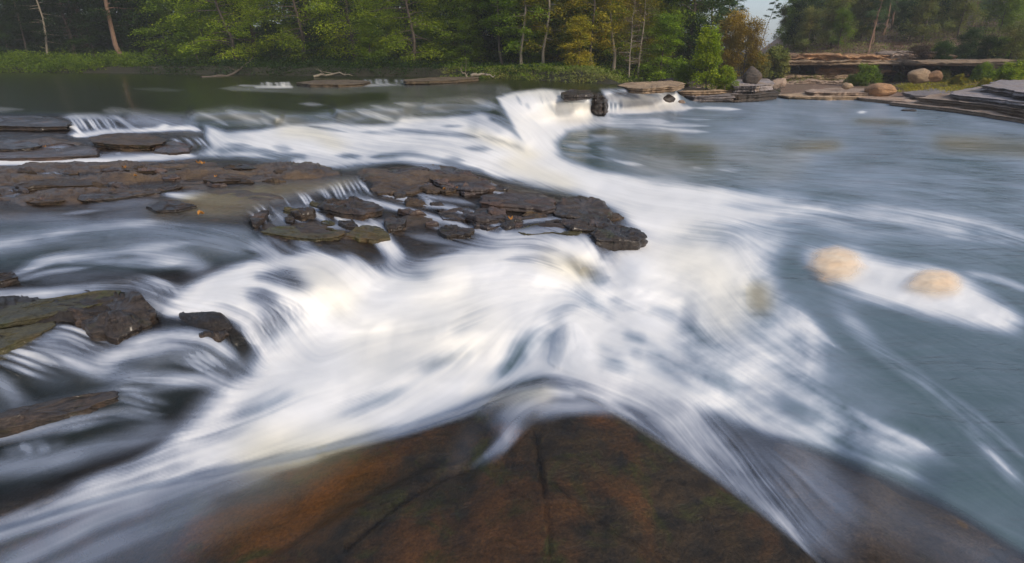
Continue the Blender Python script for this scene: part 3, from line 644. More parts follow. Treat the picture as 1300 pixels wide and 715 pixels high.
F(.65, [(152, 494), (175, 500), (195, 512)], 4, .8); F(.6, [(150, 505), (185, 516)], 3, .8); F(.6, [(90, 545), (120, 532), (150, 525), (190, 524)], 6, .7)
F(.45, [(-60, 562), (20, 552), (80, 540), (110, 530)], 7, .7); F(.75, [(25, 565), (40, 572)], 5, .8); F(.5, [(50, 572), (62, 568)], 5, .8); F(.35, [(-60, 600), (60, 590), (160, 560), (200, 545)], 12, .6); F(.25, [(0, 530), (80, 515)], 8, .6)
F(.05, [(0, 535, 9), (60, 518, 10), (120, 503, 10), (148, 500, 6)], None, .85); F(.08, [(60, 558), (80, 548)], 5, .7)
# white centre
CW = [(470, 345), (520, 335), (580, 318), (640, 305), (700, 300), (745, 302), (762, 330), (790, 320), (850, 330), (870, 380), (860, 440), (900, 500), (1000, 552), (960, 548), (860, 520), (780, 500), (740, 488), (690, 480), (650, 490), (600, 515), (520, 542), (400, 572), (250, 605), (100, 640), (-60, 700), (-60, 690), (60, 640), (160, 600), (220, 560), (280, 500), (340, 455), (440, 420)]
area(foam, .93, CW, 12)
for v, pts, w in ((.55, [(500, 338), (540, 350)], 9), (.5, [(600, 318), (660, 312), (710, 318)], 5), (.45, [(640, 330), (690, 330), (715, 345)], 5), (.10, [(742, 346), (760, 350)], 8), (.3, [(750, 358), (775, 352)], 6), (.5, [(735, 368), (770, 400)], 9),
                  (.35, [(540, 465), (590, 450)], 9), (.55, [(440, 520), (500, 500)], 14), (.3, [(640, 470), (660, 455), (655, 440)], 9), (.42, [(680, 432), (710, 425)], 14), (.4, [(700, 400), (730, 390)], 8), (.35, [(780, 385), (800, 392)], 8), (.35, [(798, 425), (812, 430)], 7), (.25, [(804, 448), (812, 450)], 6), (.45, [(830, 395), (850, 400)], 8), (.55, [(840, 460), (870, 470)], 14), (.45, [(760, 440), (790, 470)], 10), (.6, [(600, 400), (580, 420)], 10),
                  (.45, [(300, 530), (360, 505)], 12), (.5, [(250, 560), (300, 545)], 8), (.45, [(60, 650), (160, 615), (250, 585)], 6), (.5, [(100, 620), (220, 575)], 8)):
    F(v, pts, w, .8)
stroke(warm, .55, [(700, 330), (740, 345)], 16, .9); stroke(warm, .9, [(728, 334), (742, 342)], 9, .9); F(.5, [(724, 330), (738, 344)], 7, .7)
for x, y in ((738, 308), (744, 306), (732, 312), (726, 316), (748, 308)): F(.92, [(x, y), (x+8, y+12), (x+12, y+26)], 2, .8)
stroke(warm, .35, [(560, 380), (600, 420), (480, 440)], 40, .7)
# veil across the violet ledge
area(deep, .0, [(790, 505), (870, 512), (1000, 558), (1100, 598), (1200, 640), (1300, 700), (1600, 880), (1150, 880), (1045, 715), (950, 636), (850, 566)], 6)
area(foam, .24, [(790, 500), (870, 512), (1000, 560), (1060, 590), (1080, 640), (1040, 700), (1000, 676), (950, 636), (850, 566)], 14)
F(.75, [(770, 492), (830, 508), (870, 540), (890, 560)], 14, .8); F(.6, [(880, 530), (930, 580), (980, 640), (1010, 680)], 12, .6); F(.55, [(820, 530), (860, 556), (910, 592), (960, 630)], 5, .8); F(.75, [(930, 612), (965, 640), (1010, 672)], 4, .7); F(.5, [(1020, 690), (1024, 720)], 3, .8)
F(.10, [(940, 545), (1000, 575), (1060, 610)], 12, .75); F(.12, [(890, 520), (940, 540)], 8, .5)
F(.05, [(945, 640), (985, 672), (1015, 705)], 6, .9); F(.65, [(860, 482), (910, 515), (970, 540), (1040, 562), (1120, 590), (1180, 610)], 4, .7); F(.08, [(1080, 620), (1200, 680), (1300, 740)], 40, .7)
F(.25, [(1040, 600), (1080, 650), (1060, 700)], 14, .5)
# thin film on the slab and the veil over its crest
area(foam, 0, SLAB, 3); area(deep, 0, SLAB, 4)
area(foam, .11, [(-260, 775), (0, 675), (180, 622), (400, 574), (470, 560), (380, 620), (250, 690), (120, 800), (-260, 880)], 30)
F(.62, [(-100, 710), (0, 675), (100, 643), (200, 617), (300, 597), (395, 577)], 10, .9); F(.45, [(0, 720), (120, 660), (240, 622), (330, 604)], 12, .7); F(.35, [(0, 760), (140, 690), (260, 640)], 12, .6)
stroke(warm, .9, [(340, 590), (450, 590), (300, 660)], 40, .8)
F(.66, [(625, 512, 6), (655, 500, 9), (690, 494, 7), (725, 500, 6)], None, .95); F(.6, [(645, 522, 12), (690, 505, 9)], None, .85); F(.5, [(650, 540, 10), (640, 562, 7), (618, 578, 4)], None, .8); F(.40, [(690, 520, 10), (740, 515, 9), (775, 520, 4)], None, .8); F(.35, [(660, 550), (630, 575)], 5, .8)
F(.6, [(400, 575), (385, 580)], 4, .8); F(.7, [(720, 490), (770, 508), (810, 535)], 4, .8)
stroke(warm, 1, [(630, 510), (660, 500), (690, 496)], 10, .9)
F(.04, [(600, 545, 12), (580, 590, 10)], None, .8)
F(.6, [(395, 576), (470, 557), (530, 541), (585, 523), (622, 508)], 5, .9); F(.55, [(800, 530), (850, 562), (900, 596), (950, 632), (1000, 672), (1030, 705)], 2.5, .7)

Zw = Z*(1-slab_m)+(ZS+0.006)*slab_m
deep = np.clip(blur(deep, 2, 1), 0, 1); warm = np.clip(blur(warm, 5, 3)*(.55+.9*S_big*(1-.5*(foam > .5))), 0, 1)
# foam drawn into streaks by the current
foam = 0.25*foam+0.75*drawn_out(foam, _len*0.22, 7, False)
deep = drawn_out(deep, _len*0.25, 6, False)
st = 0.5*S_fine+0.5*S_mid
amp = np.clip(foam*(1-foam)*4, 0, 1)*(.45+.55*sstep(.1, .42, foam))*(1-.5*slab_m)
calm = sstep(0, 0.12, foam)
churn = 0.55+0.45*sstep(0.3, 0.8, blur(foam, 12, 8))
boil = fbm(QX/52+.6*S_big, QY/27, octv=5, seed=90, gain=.6)-.5
boil_m = pmask([(740, 300), (1000, 300), (1060, 420), (1290, 600), (1180, 600), (1040, 570), (900, 520), (760, 480), (680, 440)], 40)
boil2 = (fbm(QX/60, QY/34, octv=4, seed=95)-.5)
F2 = foam+amp*((st-.5)*.60*(1-.45*boil_m)+(S_big-.5)*0.45+boil*.75*boil_m)+boil2*.30*amp-np.clip(foam-.7, 0, 1)*np.clip(.5-boil2*2.2, 0, 1)*.14-np.clip(foam-.75, 0, 1)*(1-S_mid)*0.35
foam2 = np.clip(F2, 0, 0.97)
dist = np.hypot(*spot(QX, QY, Zw))
relief = (0.004*(S_mid-.5)+0.015*(S_big-.5))*np.clip(dist/2.5, .4, 2.2)*(.35+.65*np.clip(foam*1.6, 0, 1))*(1-.95*slab_m)*(.25+.75*sstep(.08, .5, foam))
relief += .022*boil2*sstep(.5, .85, foam)*np.clip(dist/3.5, .5, 1.5)*(1-slab_m)
relief[QY < 130] *= 0.35
Zw = Zw+relief
WXY = spot(QX, QY, Zw)

# ------------------------------------------------------------------ water material
def water_material():
    m, n, l, out = new_mat('river_water')
    a = n.new('ShaderNodeAttribute'); a.attribute_name = 'water_mix'
    sp = n.new('ShaderNodeSeparateColor'); l.new(a.outputs['Color'], sp.inputs[0])
    pos = n.new('ShaderNodeNewGeometry').outputs['Position']
    mp = n.new('ShaderNodeMapping'); mp.inputs['Scale'].default_value = (0.55, 1.6, 1); l.new(pos, mp.inputs['Vector'])
    rip = noise(n, l, 2.2, 5, 0.6, mp.outputs[0], 0.5)
    swell = noise(n, l, 0.55, 3, 0.55, mp.outputs[0], 0.8)
    bsw = n.new('ShaderNodeBump'); bsw.inputs['Distance'].default_value = 0.16
    bump = n.new('ShaderNodeBump'); bump.inputs['Distance'].default_value = 0.05; rs_ = n.new('ShaderNodeMath'); rs_.operation = 'MULTIPLY'; rs_.inputs[1].default_value = 0.8; l.new(a.outputs['Alpha'], rs_.inputs[0]); l.new(rs_.outputs[0], bump.inputs['Strength']); l.new(rs_.outputs[0], bsw.inputs['Strength']); l.new(swell.outputs[0], bsw.inputs['Height']); l.new(bsw.outputs[0], bump.inputs['Normal'])
    l.new(rip.outputs[0], bump.inputs['Height'])
    body = n.new('ShaderNodeBsdfPrincipled')
    l.new(cmix(n, l, a.outputs['Alpha'], (0.017, 0.020, 0.007), cmix(n, l, sp.outputs[2], (0.046, 0.082, 0.092), (0.115, 0.085, 0.026))), body.inputs['Base Color'])
    body.inputs['Roughness'].default_value = 0.2; body.inputs['IOR'].default_value = 1.33
    l.new(bump.outputs[0], body.inputs['Normal'])
    tr = n.new('ShaderNodeBsdfTransparent')
    l.new(cmix(n, l, sp.outputs[2], (0.80, 0.80, 0.80), (0.95, 0.82, 0.52)), tr.inputs['Color'])
    gl = n.new('ShaderNodeBsdfGlossy'); gl.inputs['Roughness'].default_value = 0.22; l.new(bump.outputs[0], gl.inputs['Normal'])
    fr = n.new('ShaderNodeFresnel'); fr.inputs['IOR'].default_value = 1.33; l.new(bump.outputs[0], fr.inputs['Normal'])
    film = n.new('ShaderNodeMixShader'); half = n.new('ShaderNodeMath'); half.operation = 'MULTIPLY'; half.inputs[1].default_value = 0.45; l.new(fr.outputs[0], half.inputs[0]); l.new(half.outputs[0], film.inputs[0]); l.new(tr.outputs[0], film.inputs[1]); l.new(gl.outputs[0], film.inputs[2])
    wet = n.new('ShaderNodeMixShader'); l.new(sp.outputs[1], wet.inputs[0]); l.new(film.outputs[0], wet.inputs[1]); l.new(body.outputs[0], wet.inputs[2])
    fo = n.new('ShaderNodeBsdfPrincipled'); fo.inputs['Roughness'].default_value = 0.55; fo.inputs['Specular IOR Level'].default_value = 0.25
    l.new(cmix(n, l, sp.outputs[2], cmix(n, l, ramp_out(n, l, sp.outputs[0], ((0.25, 0.0), (0.85, 1.0))), (0.54, 0.63, 0.82), (0.84, 0.83, 0.82)), (0.83, 0.75, 0.53)), fo.inputs['Base Color'])
    mx = n.new('ShaderNodeMixShader'); l.new(sp.outputs[0], mx.inputs[0]); l.new(wet.outputs[0], mx.inputs[1]); l.new(fo.outputs[0], mx.inputs[2])
    l.new(mx.outputs[0], out.inputs['Surface'])
    return m
M['water'] = water_material()
river = mesh_obj('river_water', np.stack([WXY[0], WXY[1], Zw], -1).reshape(-1, 3), grid_faces(NR, NC), M['water'])
tag(river, kind='structure')
ca = river.data.attributes.new('water_mix', 'FLOAT_COLOR', 'POINT')
col = np.ones((NR*NC, 4), np.float32)
ripple = np.ones(QX.shape); area(ripple, .05, UP, 6); area(ripple, .22, [(230, 142), (300, 135), (370, 146), (430, 134), (560, 123), (640, 120), (640, 148), (560, 152), (450, 158), (300, 162), (240, 160)], 5)
col[:, 3] = ripple.ravel(); col[:, 0] = foam2.ravel(); col[:, 1] = deep.ravel(); col[:, 2] = warm.ravel()
ca.data.foreach_set('color', col.ravel())

# ------------------------------------------------------------------ rock bed under the film
bs = 1
bx, by = QX[::bs, ::bs], QY[::bs, ::bs]
zb = (Z-0.012-0.5*deep-0.03*np.clip(foam*2, 0, 1)-0.12*slab_m)[::bs, ::bs]
X_, Y_ = spot(bx, by, zb)
dd = np.hypot(X_, Y_)
rough_ = (fbm(X_*2.2, Y_*3.4, octv=5, seed=3, gain=.6)-.5)
stepz = np.round((fbm(X_*0.9, Y_*1.6, octv=3, seed=9)-.5)*9)/9
bare = np.zeros(QX.shape)
for pts, v in (([(-260, 212), (-20, 212), (95, 211), (160, 209), (240, 205), (330, 207), (400, 212), (430, 220), (400, 226), (330, 232), (260, 240), (200, 248), (90, 258), (-260, 262)], .9),
               ([(200, 262), (310, 272), (318, 280), (200, 280)], .5), ([(-260, 178), (60, 178), (128, 188), (122, 195), (-260, 199)], .6), ([(110, 170), (215, 170), (245, 186), (225, 194), (120, 190)], .4),
               ([(455, 218), (545, 210), (625, 226), (632, 242), (705, 246), (775, 252), (790, 285), (825, 302), (760, 308), (720, 296), (650, 294), (600, 292), (540, 290), (500, 262), (470, 244)], .5),
               ([(400, 256), (485, 252), (490, 268), (420, 272)], .6), ([(330, 292), (400, 285), (500, 286), (520, 272), (600, 285), (600, 300), (480, 306), (350, 303)], .45),
               ([(-260, 400), (0, 384), (150, 366), (210, 395), (185, 416), (150, 430), (85, 404), (0, 430), (-260, 470)], .7), ([(220, 400), (275, 392), (298, 420), (280, 438)], .7), ([(-260, 540), (0, 520), (150, 492), (150, 506), (0, 550), (-260, 575)], .5)):
    area(bare, v, pts, 6)
bare = bare[::bs, ::bs]*(1-slab_m[::bs, ::bs])
cut_ = fbm(X_*1.6+3, Y_*3.6, octv=4, seed=31, gain=.6)
crev = np.round((fbm(X_*1.1, Y_*2.6, octv=4, seed=33, gain=.55)-.5)*12)/12
zb = zb+(rough_*0.06+stepz*0.05)*(1-deep[::bs, ::bs])*np.clip(dd/5, .5, 1.2)
lipf = np.zeros(QX.shape); stroke(lipf, 1, [(318, 284), (345, 270), (390, 256), (425, 246), (466, 238)], 6, 1, .7)
zb = zb-.05*lipf[::bs, ::bs]+bare*(.034+crev*.26+(cut_-.5)*.10)*np.clip(dd/5, .6, 1.2)
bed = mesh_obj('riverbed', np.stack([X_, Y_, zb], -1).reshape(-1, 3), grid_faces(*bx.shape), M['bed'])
tag(bed, kind='structure')
wet_shade_m = np.zeros(QX.shape)  # dark wet rock, with shade painted on fall faces and in gaps
area(wet_shade_m, 1, [(-260, 300), (0, 335), (150, 340), (200, 345), (330, 335), (480, 340), (480, 440), (300, 560), (-260, 720)], 16)
area(wet_shade_m, .55, [(440, 232), (560, 240), (640, 246), (720, 252), (790, 280), (800, 330), (560, 345), (440, 340), (320, 320), (320, 290)], 10)
stroke(wet_shade_m, 1, [(318, 284), (345, 270), (390, 256), (425, 246), (466, 238)], 9, .95)
stroke(wet_shade_m, .8, [(-60, 300), (150, 285), (320, 300)], 16, .9); stroke(wet_shade_m, .7, [(-60, 170), (60, 166), (230, 180)], 9, .8)
stroke(wet_shade_m, .7, [(90, 156), (140, 160), (240, 156)], 7, .9)
aa = bed.data.attributes.new('wet_shade', 'FLOAT', 'POINT'); aa.data.foreach_set('value', wet_shade_m[::bs, ::bs].astype(np.float32).ravel())
ground = mesh_obj('ground', [(-190, -60, -2.2), (170, -60, -2.2), (170, 170, -2.2), (-190, 170, -2.2)], [(0, 1, 2, 3)], M['forest_floor'])
tag(ground, kind='structure')

def bed_height(px, py):
    r = np.interp(py, GY, np.arange(NR)); c = np.interp(px, GX, np.arange(NC))
    return float(bil(Z, np.array([r]), np.array([c]))[0])
# ------------------------------------------------------------------ rocks
def resample(pts, n):
    P = np.array(list(pts)+[pts[0]], float)
    seg = np.hypot(np.diff(P[:, 0]), np.diff(P[:, 1])*2.0)
    s = np.concatenate([[0], np.cumsum(seg)])
    t = np.linspace(0, s[-1], n, endpoint=False)
    return np.stack([np.interp(t, s, P[:, 0]), np.interp(t, s, P[:, 1])], -1)
_lid = [0]
def rock(name, label, cat, outline, mat, T=0.1, dz=0.03, z=None, undercut=0.0, rough=0.03, crown=0.0, group=None, n=None, steps=0.0):
    """a slab of bedded rock: uneven top inside the outline, broken stepped sides of height T below it"""
    _lid[0] += 1; sd_ = _lid[0]*13
    if n is None: n = 110
    o = resample(outline, n)
    if z is None:
        zz = np.array([bed_height(a, b) for a, b in o])+dz
        zz = 0.35*zz.mean()+0.65*zz
    elif callable(z): zz = np.array([z(a, b) for a, b in o])
    else: zz = np.full(n, float(z))
    x, y = spot(o[:, 0], o[:, 1], zz)
    cx, cy, cz = x.mean(), y.mean(), zz.mean()
    size = math.sqrt(abs(np.sum(x*np.roll(y, -1)-np.roll(x, -1)*y))/2)
    ang = np.arange(n)
    jag = 1+(fbm(x*3/size**.5, y*3/size**.5, octv=5, seed=sd_, gain=.75)-.5)*0.55*min(1, .35+.35/size)
    x = cx+(x-cx)*jag; y = cy+(y-cy)*jag
    V = []
    m = 7
    for k in range(m, 0, -1):                       # sides, bottom to top, bedded in and out
        f = k/m
        lay = (vnoise(x*2.5/size, y*2.5/size, np.full(n, k*3.7), seed=sd_)-.5)*0.16
        ins = 1-undercut*min(1, f*1.6)-lay*0.7-(0.05 if k % 3 == 1 else 0.0)
        jg = 1+(fbm(x*5/size**.5+k*5.1, y*5/size**.5, octv=3, seed=sd_+k)-.5)*.12*min(1, .3+.35/size)
        ins = ins*jg
        wob = (fbm(x*4/size, y*4/size, np.full(n, k*.9), octv=3, seed=sd_+5)-.5)*T*.35
        V.append(np.stack([cx+(x-cx)*ins, cy+(y-cy)*ins, zz-T*f+wob*(k < m)], -1))
    rings = [1.0, .985, .95, .9, .83, .74, .63, .5, .36, .2, .08]
    for f in rings:
        xx, y2 = cx+(x-cx)*f, cy+(y-cy)*f
        h = (fbm(xx*2.0/size**.6, y2*3.2/size**.6, octv=5, seed=sd_+9, gain=.58)-.5)*2*rough
        q = fbm(xx*1.3/size**.6, y2*2.4/size**.6, octv=3, seed=sd_+23)
        h = h+(np.round(q*9)/9-.5)*rough*4.0
        e = min(1, (1-f)*9+.12)
        V.append(np.stack([xx, y2, zz*f+cz*(1-f)+crown*(1-f*f)+h*e-rough*.25*(f > .99)], -1))
    Vv = np.concatenate(V)
    fs = []
    L = len(V)
    i = np.arange(n); j = (i+1) % n
    for r in range(L-1):
        fs.append(np.stack([r*n+i, r*n+j, (r+1)*n+j, (r+1)*n+i], -1))
    faces = [tuple(map(int, q)) for q in np.concatenate(fs)]
    Vv = np.concatenate([Vv, [[cx, cy, Vv[(L-1)*n:, 2].mean()]]])
    faces += [((L-1)*n+int(a), (L-1)*n+int(b), L*n) for a, b in zip(i, j)]
    ob = mesh_obj(name, Vv, faces, M[mat])
    recenter(ob)
    return tag(ob, label, cat, group)
def boulder(name, label, cat, px, py, z, wpx, hpx, mat, flat=1.0, group=None, lean=0.0):
    _lid[0] += 1; sd_ = _lid[0]*7
    c = P3(px, py, z)
    d = c.y*_cp
    w, h = wpx*d/FOC, hpx*d/FOC
    nu, nv = 40, 22
    u = np.linspace(0, 2*math.pi, nu, endpoint=False); v = np.linspace(0.02, math.pi-.02, nv)
    U, Vv = np.meshgrid(u, v)
    sx, sy, sz = np.cos(U)*np.sin(Vv), np.sin(U)*np.sin(Vv), np.cos(Vv)
    # faceted: flatten toward random planes
    rr = np.random.default_rng(sd_)
    k = np.ones(U.shape)*.96
    for _ in range(50):
        nrm = rr.normal(size=3); nrm /= np.linalg.norm(nrm)
        dt = sx*nrm[0]+sy*nrm[1]+sz*nrm[2]
        k = np.where(dt > .05, np.minimum(k, rr.uniform(.66, .95)/np.maximum(dt, .05)), k)
    k = k*(1+(fbm(sx*2.5+9, sy*2.5, sz*2.5, octv=5, seed=sd_, gain=.65)-.5)*.22)
    X = c.x+sx*k*w*.55+sz*k*lean*h; Y = c.y+w*.4*flat+sy*k*w*.45*flat; Z_ = c.z+h*.42+sz*k*h*.62
    V3 = np.stack([X, Y, Z_], -1).reshape(-1, 3)
    F_ = []
    for a in range(nv-1):
        for b in range(nu):
            F_.append((a*nu+b, (a+1)*nu+b, (a+1)*nu+(b+1) % nu, a*nu+(b+1) % nu))
    F_ += [tuple(range(nu)), tuple((nv-1)*nu+b for b in reversed(range(nu)))]
    ob = mesh_obj(name, V3, F_, M[mat]); recenter(ob)
    return tag(ob, label, cat, group)

G1 = 'dark wet rocks heaped at the end of the shelf'
G2 = 'thin ledges of the brown rock shelf'
for name, label, cat, outl, mat, T, dz, uc, rg, grp in (
    ('rock_ledge', 'black fronted rock ledge at the left edge beside the first little fall', 'rock', [(-90, 150), (0, 148), (45, 146.5), (72, 149), (90, 155), (84, 160), (50, 161), (10, 160), (-90, 162)], 'dark', .20, .05, .05, .03, None),
    ('rock_slab', 'tilted olive brown slab with black underside below the first little fall', 'rock', [(112, 175), (130, 171), (165, 169), (190, 171), (214, 177), (206, 182), (188, 184), (150, 183), (120, 181)], 'shelf', .12, .09, .10, .03, None),
    ('rock', 'small brown rock just right of the tilted olive slab', 'rock', [(192, 184), (222, 179), (244, 184), (240, 192), (215, 194), (196, 192)], 'purple', .07, .04, .0, .03, None),
    ('rock', 'low black rock at the left edge under the black fronted ledge', 'rock', [(-80, 181), (0, 178), (40, 180), (56, 185), (20, 189), (-80, 191)], 'dark', .08, .05, .0, .03, None),
    ('rock', 'wet violet brown rock sloping down to the upper white rill', 'rock', [(-80, 192), (30, 187), (80, 181), (122, 188), (126, 196), (60, 200), (-80, 202)], 'purple', .06, .035, .0, .03, None),
    ('rock_ledge', 'long undercut ledge with a black face on the brown shelf', 'rock', [(18, 236), (40, 229), (80, 226), (118, 230), (124, 235), (90, 236), (60, 237), (30, 240)], 'shelf', .09, .05, .12, .02, G2),
    ('rock_ledge', 'small dark ledge below the upper rill beside orange leaves', 'rock', [(150, 214), (175, 210), (202, 213), (196, 217), (170, 217)], 'shelf', .05, .035, .1, .02, G2),
    ('rock_ledge', 'short dark lipped ledge just left of the yellow leaf pair', 'rock', [(222, 214), (245, 209), (276, 211), (270, 216), (240, 217)], 'shelf', .05, .035, .1, .02, G2),
    ('rock_ledge', 'dark lipped ledge in the middle of the brown shelf', 'rock', [(252, 227), (290, 221), (316, 225), (308, 229), (270, 231)], 'shelf', .05, .035, .1, .02, G2),
    ('rock_ledge', 'long thin black ledge along the back of the brown shelf', 'rock', [(285, 214), (310, 208), (374, 207), (366, 212), (320, 214)], 'dark', .04, .035, .1, .02, G2),
    ('rock_ledge', 'low dark ledge at the left where the shelf meets the dark pool', 'rock', [(30, 256), (60, 249), (82, 250), (84, 255), (50, 258)], 'shelf', .04, .03, .1, .02, G2),
    ('rock_ledge', 'wet grey streak of ledge crossing the shelf to the bright spill', 'rock', [(98, 252), (150, 245), (200, 239), (228, 237), (205, 244), (140, 253), (105, 256)], 'dark', .05, .025, .1, .03, G2),
    ('rock', 'little black rock with white threads beside the bright spill', 'rock', [(188, 262), (205, 256), (230, 257), (248, 261), (225, 266), (200, 267)], 'dark', .06, .03, .0, .03, None),
    ('rock', 'dark corner rock where the curved shelf edge begins', 'rock', [(316, 277), (332, 267), (342, 267), (334, 278), (322, 286)], 'dark', .1, .02, .0, .03, None),
    ('rock_ledge', 'mossy black undercut ledge at the back of the rock heap', 'rock', [(456, 224), (470, 219), (500, 215), (530, 212), (545, 215), (530, 219), (500, 222), (480, 225), (462, 229)], 'dark', .12, 0.010, .05, .03, G1),
    ('rock', 'brown rock with rusty top right of the mossy ledge', 'rock', [(540, 217), (570, 212), (600, 220), (622, 229), (628, 240), (600, 243), (575, 239), (552, 231), (543, 223)], 'purple', .13, 0.040, .05, .05, G1),
    ('rock', 'flat reddish rock next to the white run', 'rock', [(612, 249), (650, 244), (690, 247), (706, 255), (704, 264), (690, 268), (660, 264), (630, 261), (612, 256)], 'purple', .13, 0.060, .05, .04, G1),
    ('rock', 'dark flat rock in front of the flat reddish rock', 'rock', [(604, 264), (640, 262), (680, 268), (692, 273), (650, 280), (620, 280), (606, 274)], 'dark', .09, 0.020, .0, .04, G1),
    ('rock', 'round backed dark rock right of the flat reddish rock', 'rock', [(706, 262), (720, 253), (745, 251), (765, 257), (777, 266), (776, 273), (755, 277), (725, 276), (706, 271)], 'dark', .16, 0.070, .0, .05, G1),
    ('rock', 'dark layered rock below the round backed one', 'rock', [(716, 284), (740, 275), (770, 276), (780, 283), (770, 291), (745, 293), (722, 290)], 'dark', .14, 0.060, .0, .05, G1),
    ('rock', 'mossy end rock of the heap standing in the white run', 'rock', [(752, 296), (775, 286), (800, 287), (814, 294), (820, 301), (810, 306), (785, 306), (758, 303)], 'dark', .18, 0.100, .0, .06, G1),
    ('rock', 'brown rock under a thin sheet just above the small yellow fall', 'rock', [(655, 291), (700, 279), (730, 280), (742, 289), (735, 298), (700, 294), (665, 298)], 'olive', .1, 0.020, .0, .04, G1),
    ('rock', 'dark rock between the two arms of the curved little falls', 'rock', [(400, 262), (415, 255), (450, 252), (480, 258), (484, 265), (460, 272), (420, 269)], 'dark', .1, 0.060, .05, .05, G1),
    ('rock_slab', 'olive slab below the curved little falls', 'rock', [(330, 294), (345, 288), (390, 286), (430, 291), (442, 296), (425, 302), (400, 303), (360, 300)], 'olive', .1, 0.030, .05, .03, G1),
    ('rock_slab', 'small olive slab left of the bright blue spill', 'rock', [(434, 297), (460, 288), (485, 290), (496, 299), (480, 303), (455, 303)], 'olive', .1, 0.030, .0, .03, G1),
    ('rock', 'small black rock standing above the bright blue spill', 'rock', [(486, 280), (500, 271), (515, 279), (510, 288), (492, 290)], 'dark', .08, 0.040, .0, .04, G1),
    ('rock', 'flat dark rock low in the middle of the rills', 'rock', [(558, 292), (580, 288), (603, 291), (601, 297), (566, 299)], 'dark', .07, 0.030, .0, .03, G1),
    ('rock', 'violet rock wet by rills in the middle of the heap', 'rock', [(556, 268), (585, 264), (602, 271), (590, 279), (563, 277)], 'purple', .07, 0.020, .0, .04, G1),
    ('rock', 'violet rock right of the wet middle one', 'rock', [(598, 280), (625, 276), (642, 283), (622, 291), (600, 288)], 'purple', .07, 0.020, .0, .04, G1),
    ('rock', 'low brown rock in front of the mossy ledge', 'rock', [(468, 238), (510, 232), (548, 238), (522, 246), (480, 246)], 'shelf', .05, 0.010, .0, .03, G1),
    ('rock_slab', 'olive brown slab at the left above the fan of blue falls', 'rock', [(-90, 402), (0, 386), (60, 379), (120, 369), (148, 370), (150, 377), (118, 387), (85, 396), (60, 402), (0, 412), (-90, 424)], 'olive', .08, .025, .0, .02, None),
    ('rock', 'black broken rock face between two fans of blue falls', 'rock', [(86, 400), (118, 388), (150, 377), (180, 383), (202, 397), (190, 412), (150, 428), (120, 424), (95, 412)], 'dark', .2, .02, .0, .07, None),
    ('rock_slab', 'dim olive slab at the left edge with falls starting from it', 'rock', [(-60, 428), (0, 419), (68, 408), (74, 413), (40, 428), (0, 442), (-60, 455)], 'olive', .1, .02, .0, .02, None),
    ('rock', 'mossy black rock showing through the left side of the white dome', 'rock', [(222, 404), (250, 393), (275, 397), (290, 409), (294, 424), (280, 434), (255, 428), (235, 416)], 'dark', .2, .0, .0, .06, None),
    ('rock_ledge', 'dark violet hump of rock at the left above the lowest rill', 'rock', [(-90, 548), (0, 525), (60, 509), (120, 497), (148, 494), (152, 503), (120, 516), (70, 529), (0, 546), (-90, 566)], 'dark', .12, .03, .0, .02, None),
    ('rock', 'small dark rock at the left edge above the pale rill', 'rock', [(-40, 352), (0, 348), (16, 344), (22, 351), (0, 357), (-40, 362)], 'dark', .08, .05, .0, .03, None)):
    rock(name, label, cat, outl, mat, T, dz, None, uc, rg, 0.0, grp)

# far ledge across the upper pool and the rocks of the main fall
rock('rock_ledge', 'low dark rock ledge with tan top across the far side of the upper pool', 'rock', [(374, 105), (400, 102), (440, 101), (472, 103), (462, 106), (430, 107.5), (395, 107)], 'ledge', .3, z=.17, undercut=.03, rough=.05)
rock('rock_slab', 'long flat tan slab lying at the far end of the far ledge', 'rock', [(512, 101), (540, 99), (580, 97.5), (606, 97.6), (608, 99), (580, 101.5), (540, 103), (514, 103.5)], 'ledge', .3, z=.22, undercut=.04, rough=.03)
rock('rock_ledge', 'brown rock at the lip of the main fall left of the black stack', 'rock', [(712, 117), (730, 114), (750, 114.5), (752, 119), (735, 120.5), (716, 120)], 'dark', .2, z=.06, rough=.04)
rock('rock', 'black layered rock stack splitting the main fall', 'rock', [(742, 120), (750, 116), (762, 116), (768, 121), (772, 127), (766, 131), (752, 130), (744, 126)], 'dark', .55, z=-.40, undercut=-.06, rough=.05)
rock('rock', 'upper block of the black stack with a tuft of green moss', 'rock', [(742, 117), (750, 111.5), (764, 112.5), (768, 117), (758, 121), (746, 121)], 'dark', .3, z=-.13, rough=.05)
boulder('boulder', 'rounded black rock in the fall right of the black stack', 'boulder', 846, 134, -.93, 26, 15, 'dark')
boulder('boulder', 'small pale boulder at the foot of the fall beside the island rocks', 'boulder', 866, 134, -.95, 11, 7, 'pale')
for lab, ol, mt, T, z in (
    ('flat tan rock running into the trees above the right hand fall', [(782, 108), (815, 104), (850, 102.5), (870, 106), (856, 110), (820, 112), (797, 111)], 'tan', .25, .05),
    ('broad tan rock bed under the yellow green sapling', [(848, 112), (872, 107), (905, 106.5), (940, 109), (944, 114), (905, 116), (862, 117)], 'tan', .3, -.40),
    ('grey brown rock step in front of the broad tan bed', [(856, 120), (880, 115.5), (925, 115), (948, 118), (930, 121.5), (880, 122.5)], 'greyrock', .3, -.58),
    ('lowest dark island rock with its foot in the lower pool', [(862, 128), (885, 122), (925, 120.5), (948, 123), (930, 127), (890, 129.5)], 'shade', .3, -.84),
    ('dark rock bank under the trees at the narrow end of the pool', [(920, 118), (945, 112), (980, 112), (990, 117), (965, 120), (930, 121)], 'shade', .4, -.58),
    ('big grey rock wall behind the sapling', [(925, 104), (945, 99), (975, 100), (984, 106), (960, 109), (930, 109)], 'greyrock', .4, -.15)):
    rock('rock', lab, 'rock', ol, mt, T, z=z, undercut=.04, rough=.07)
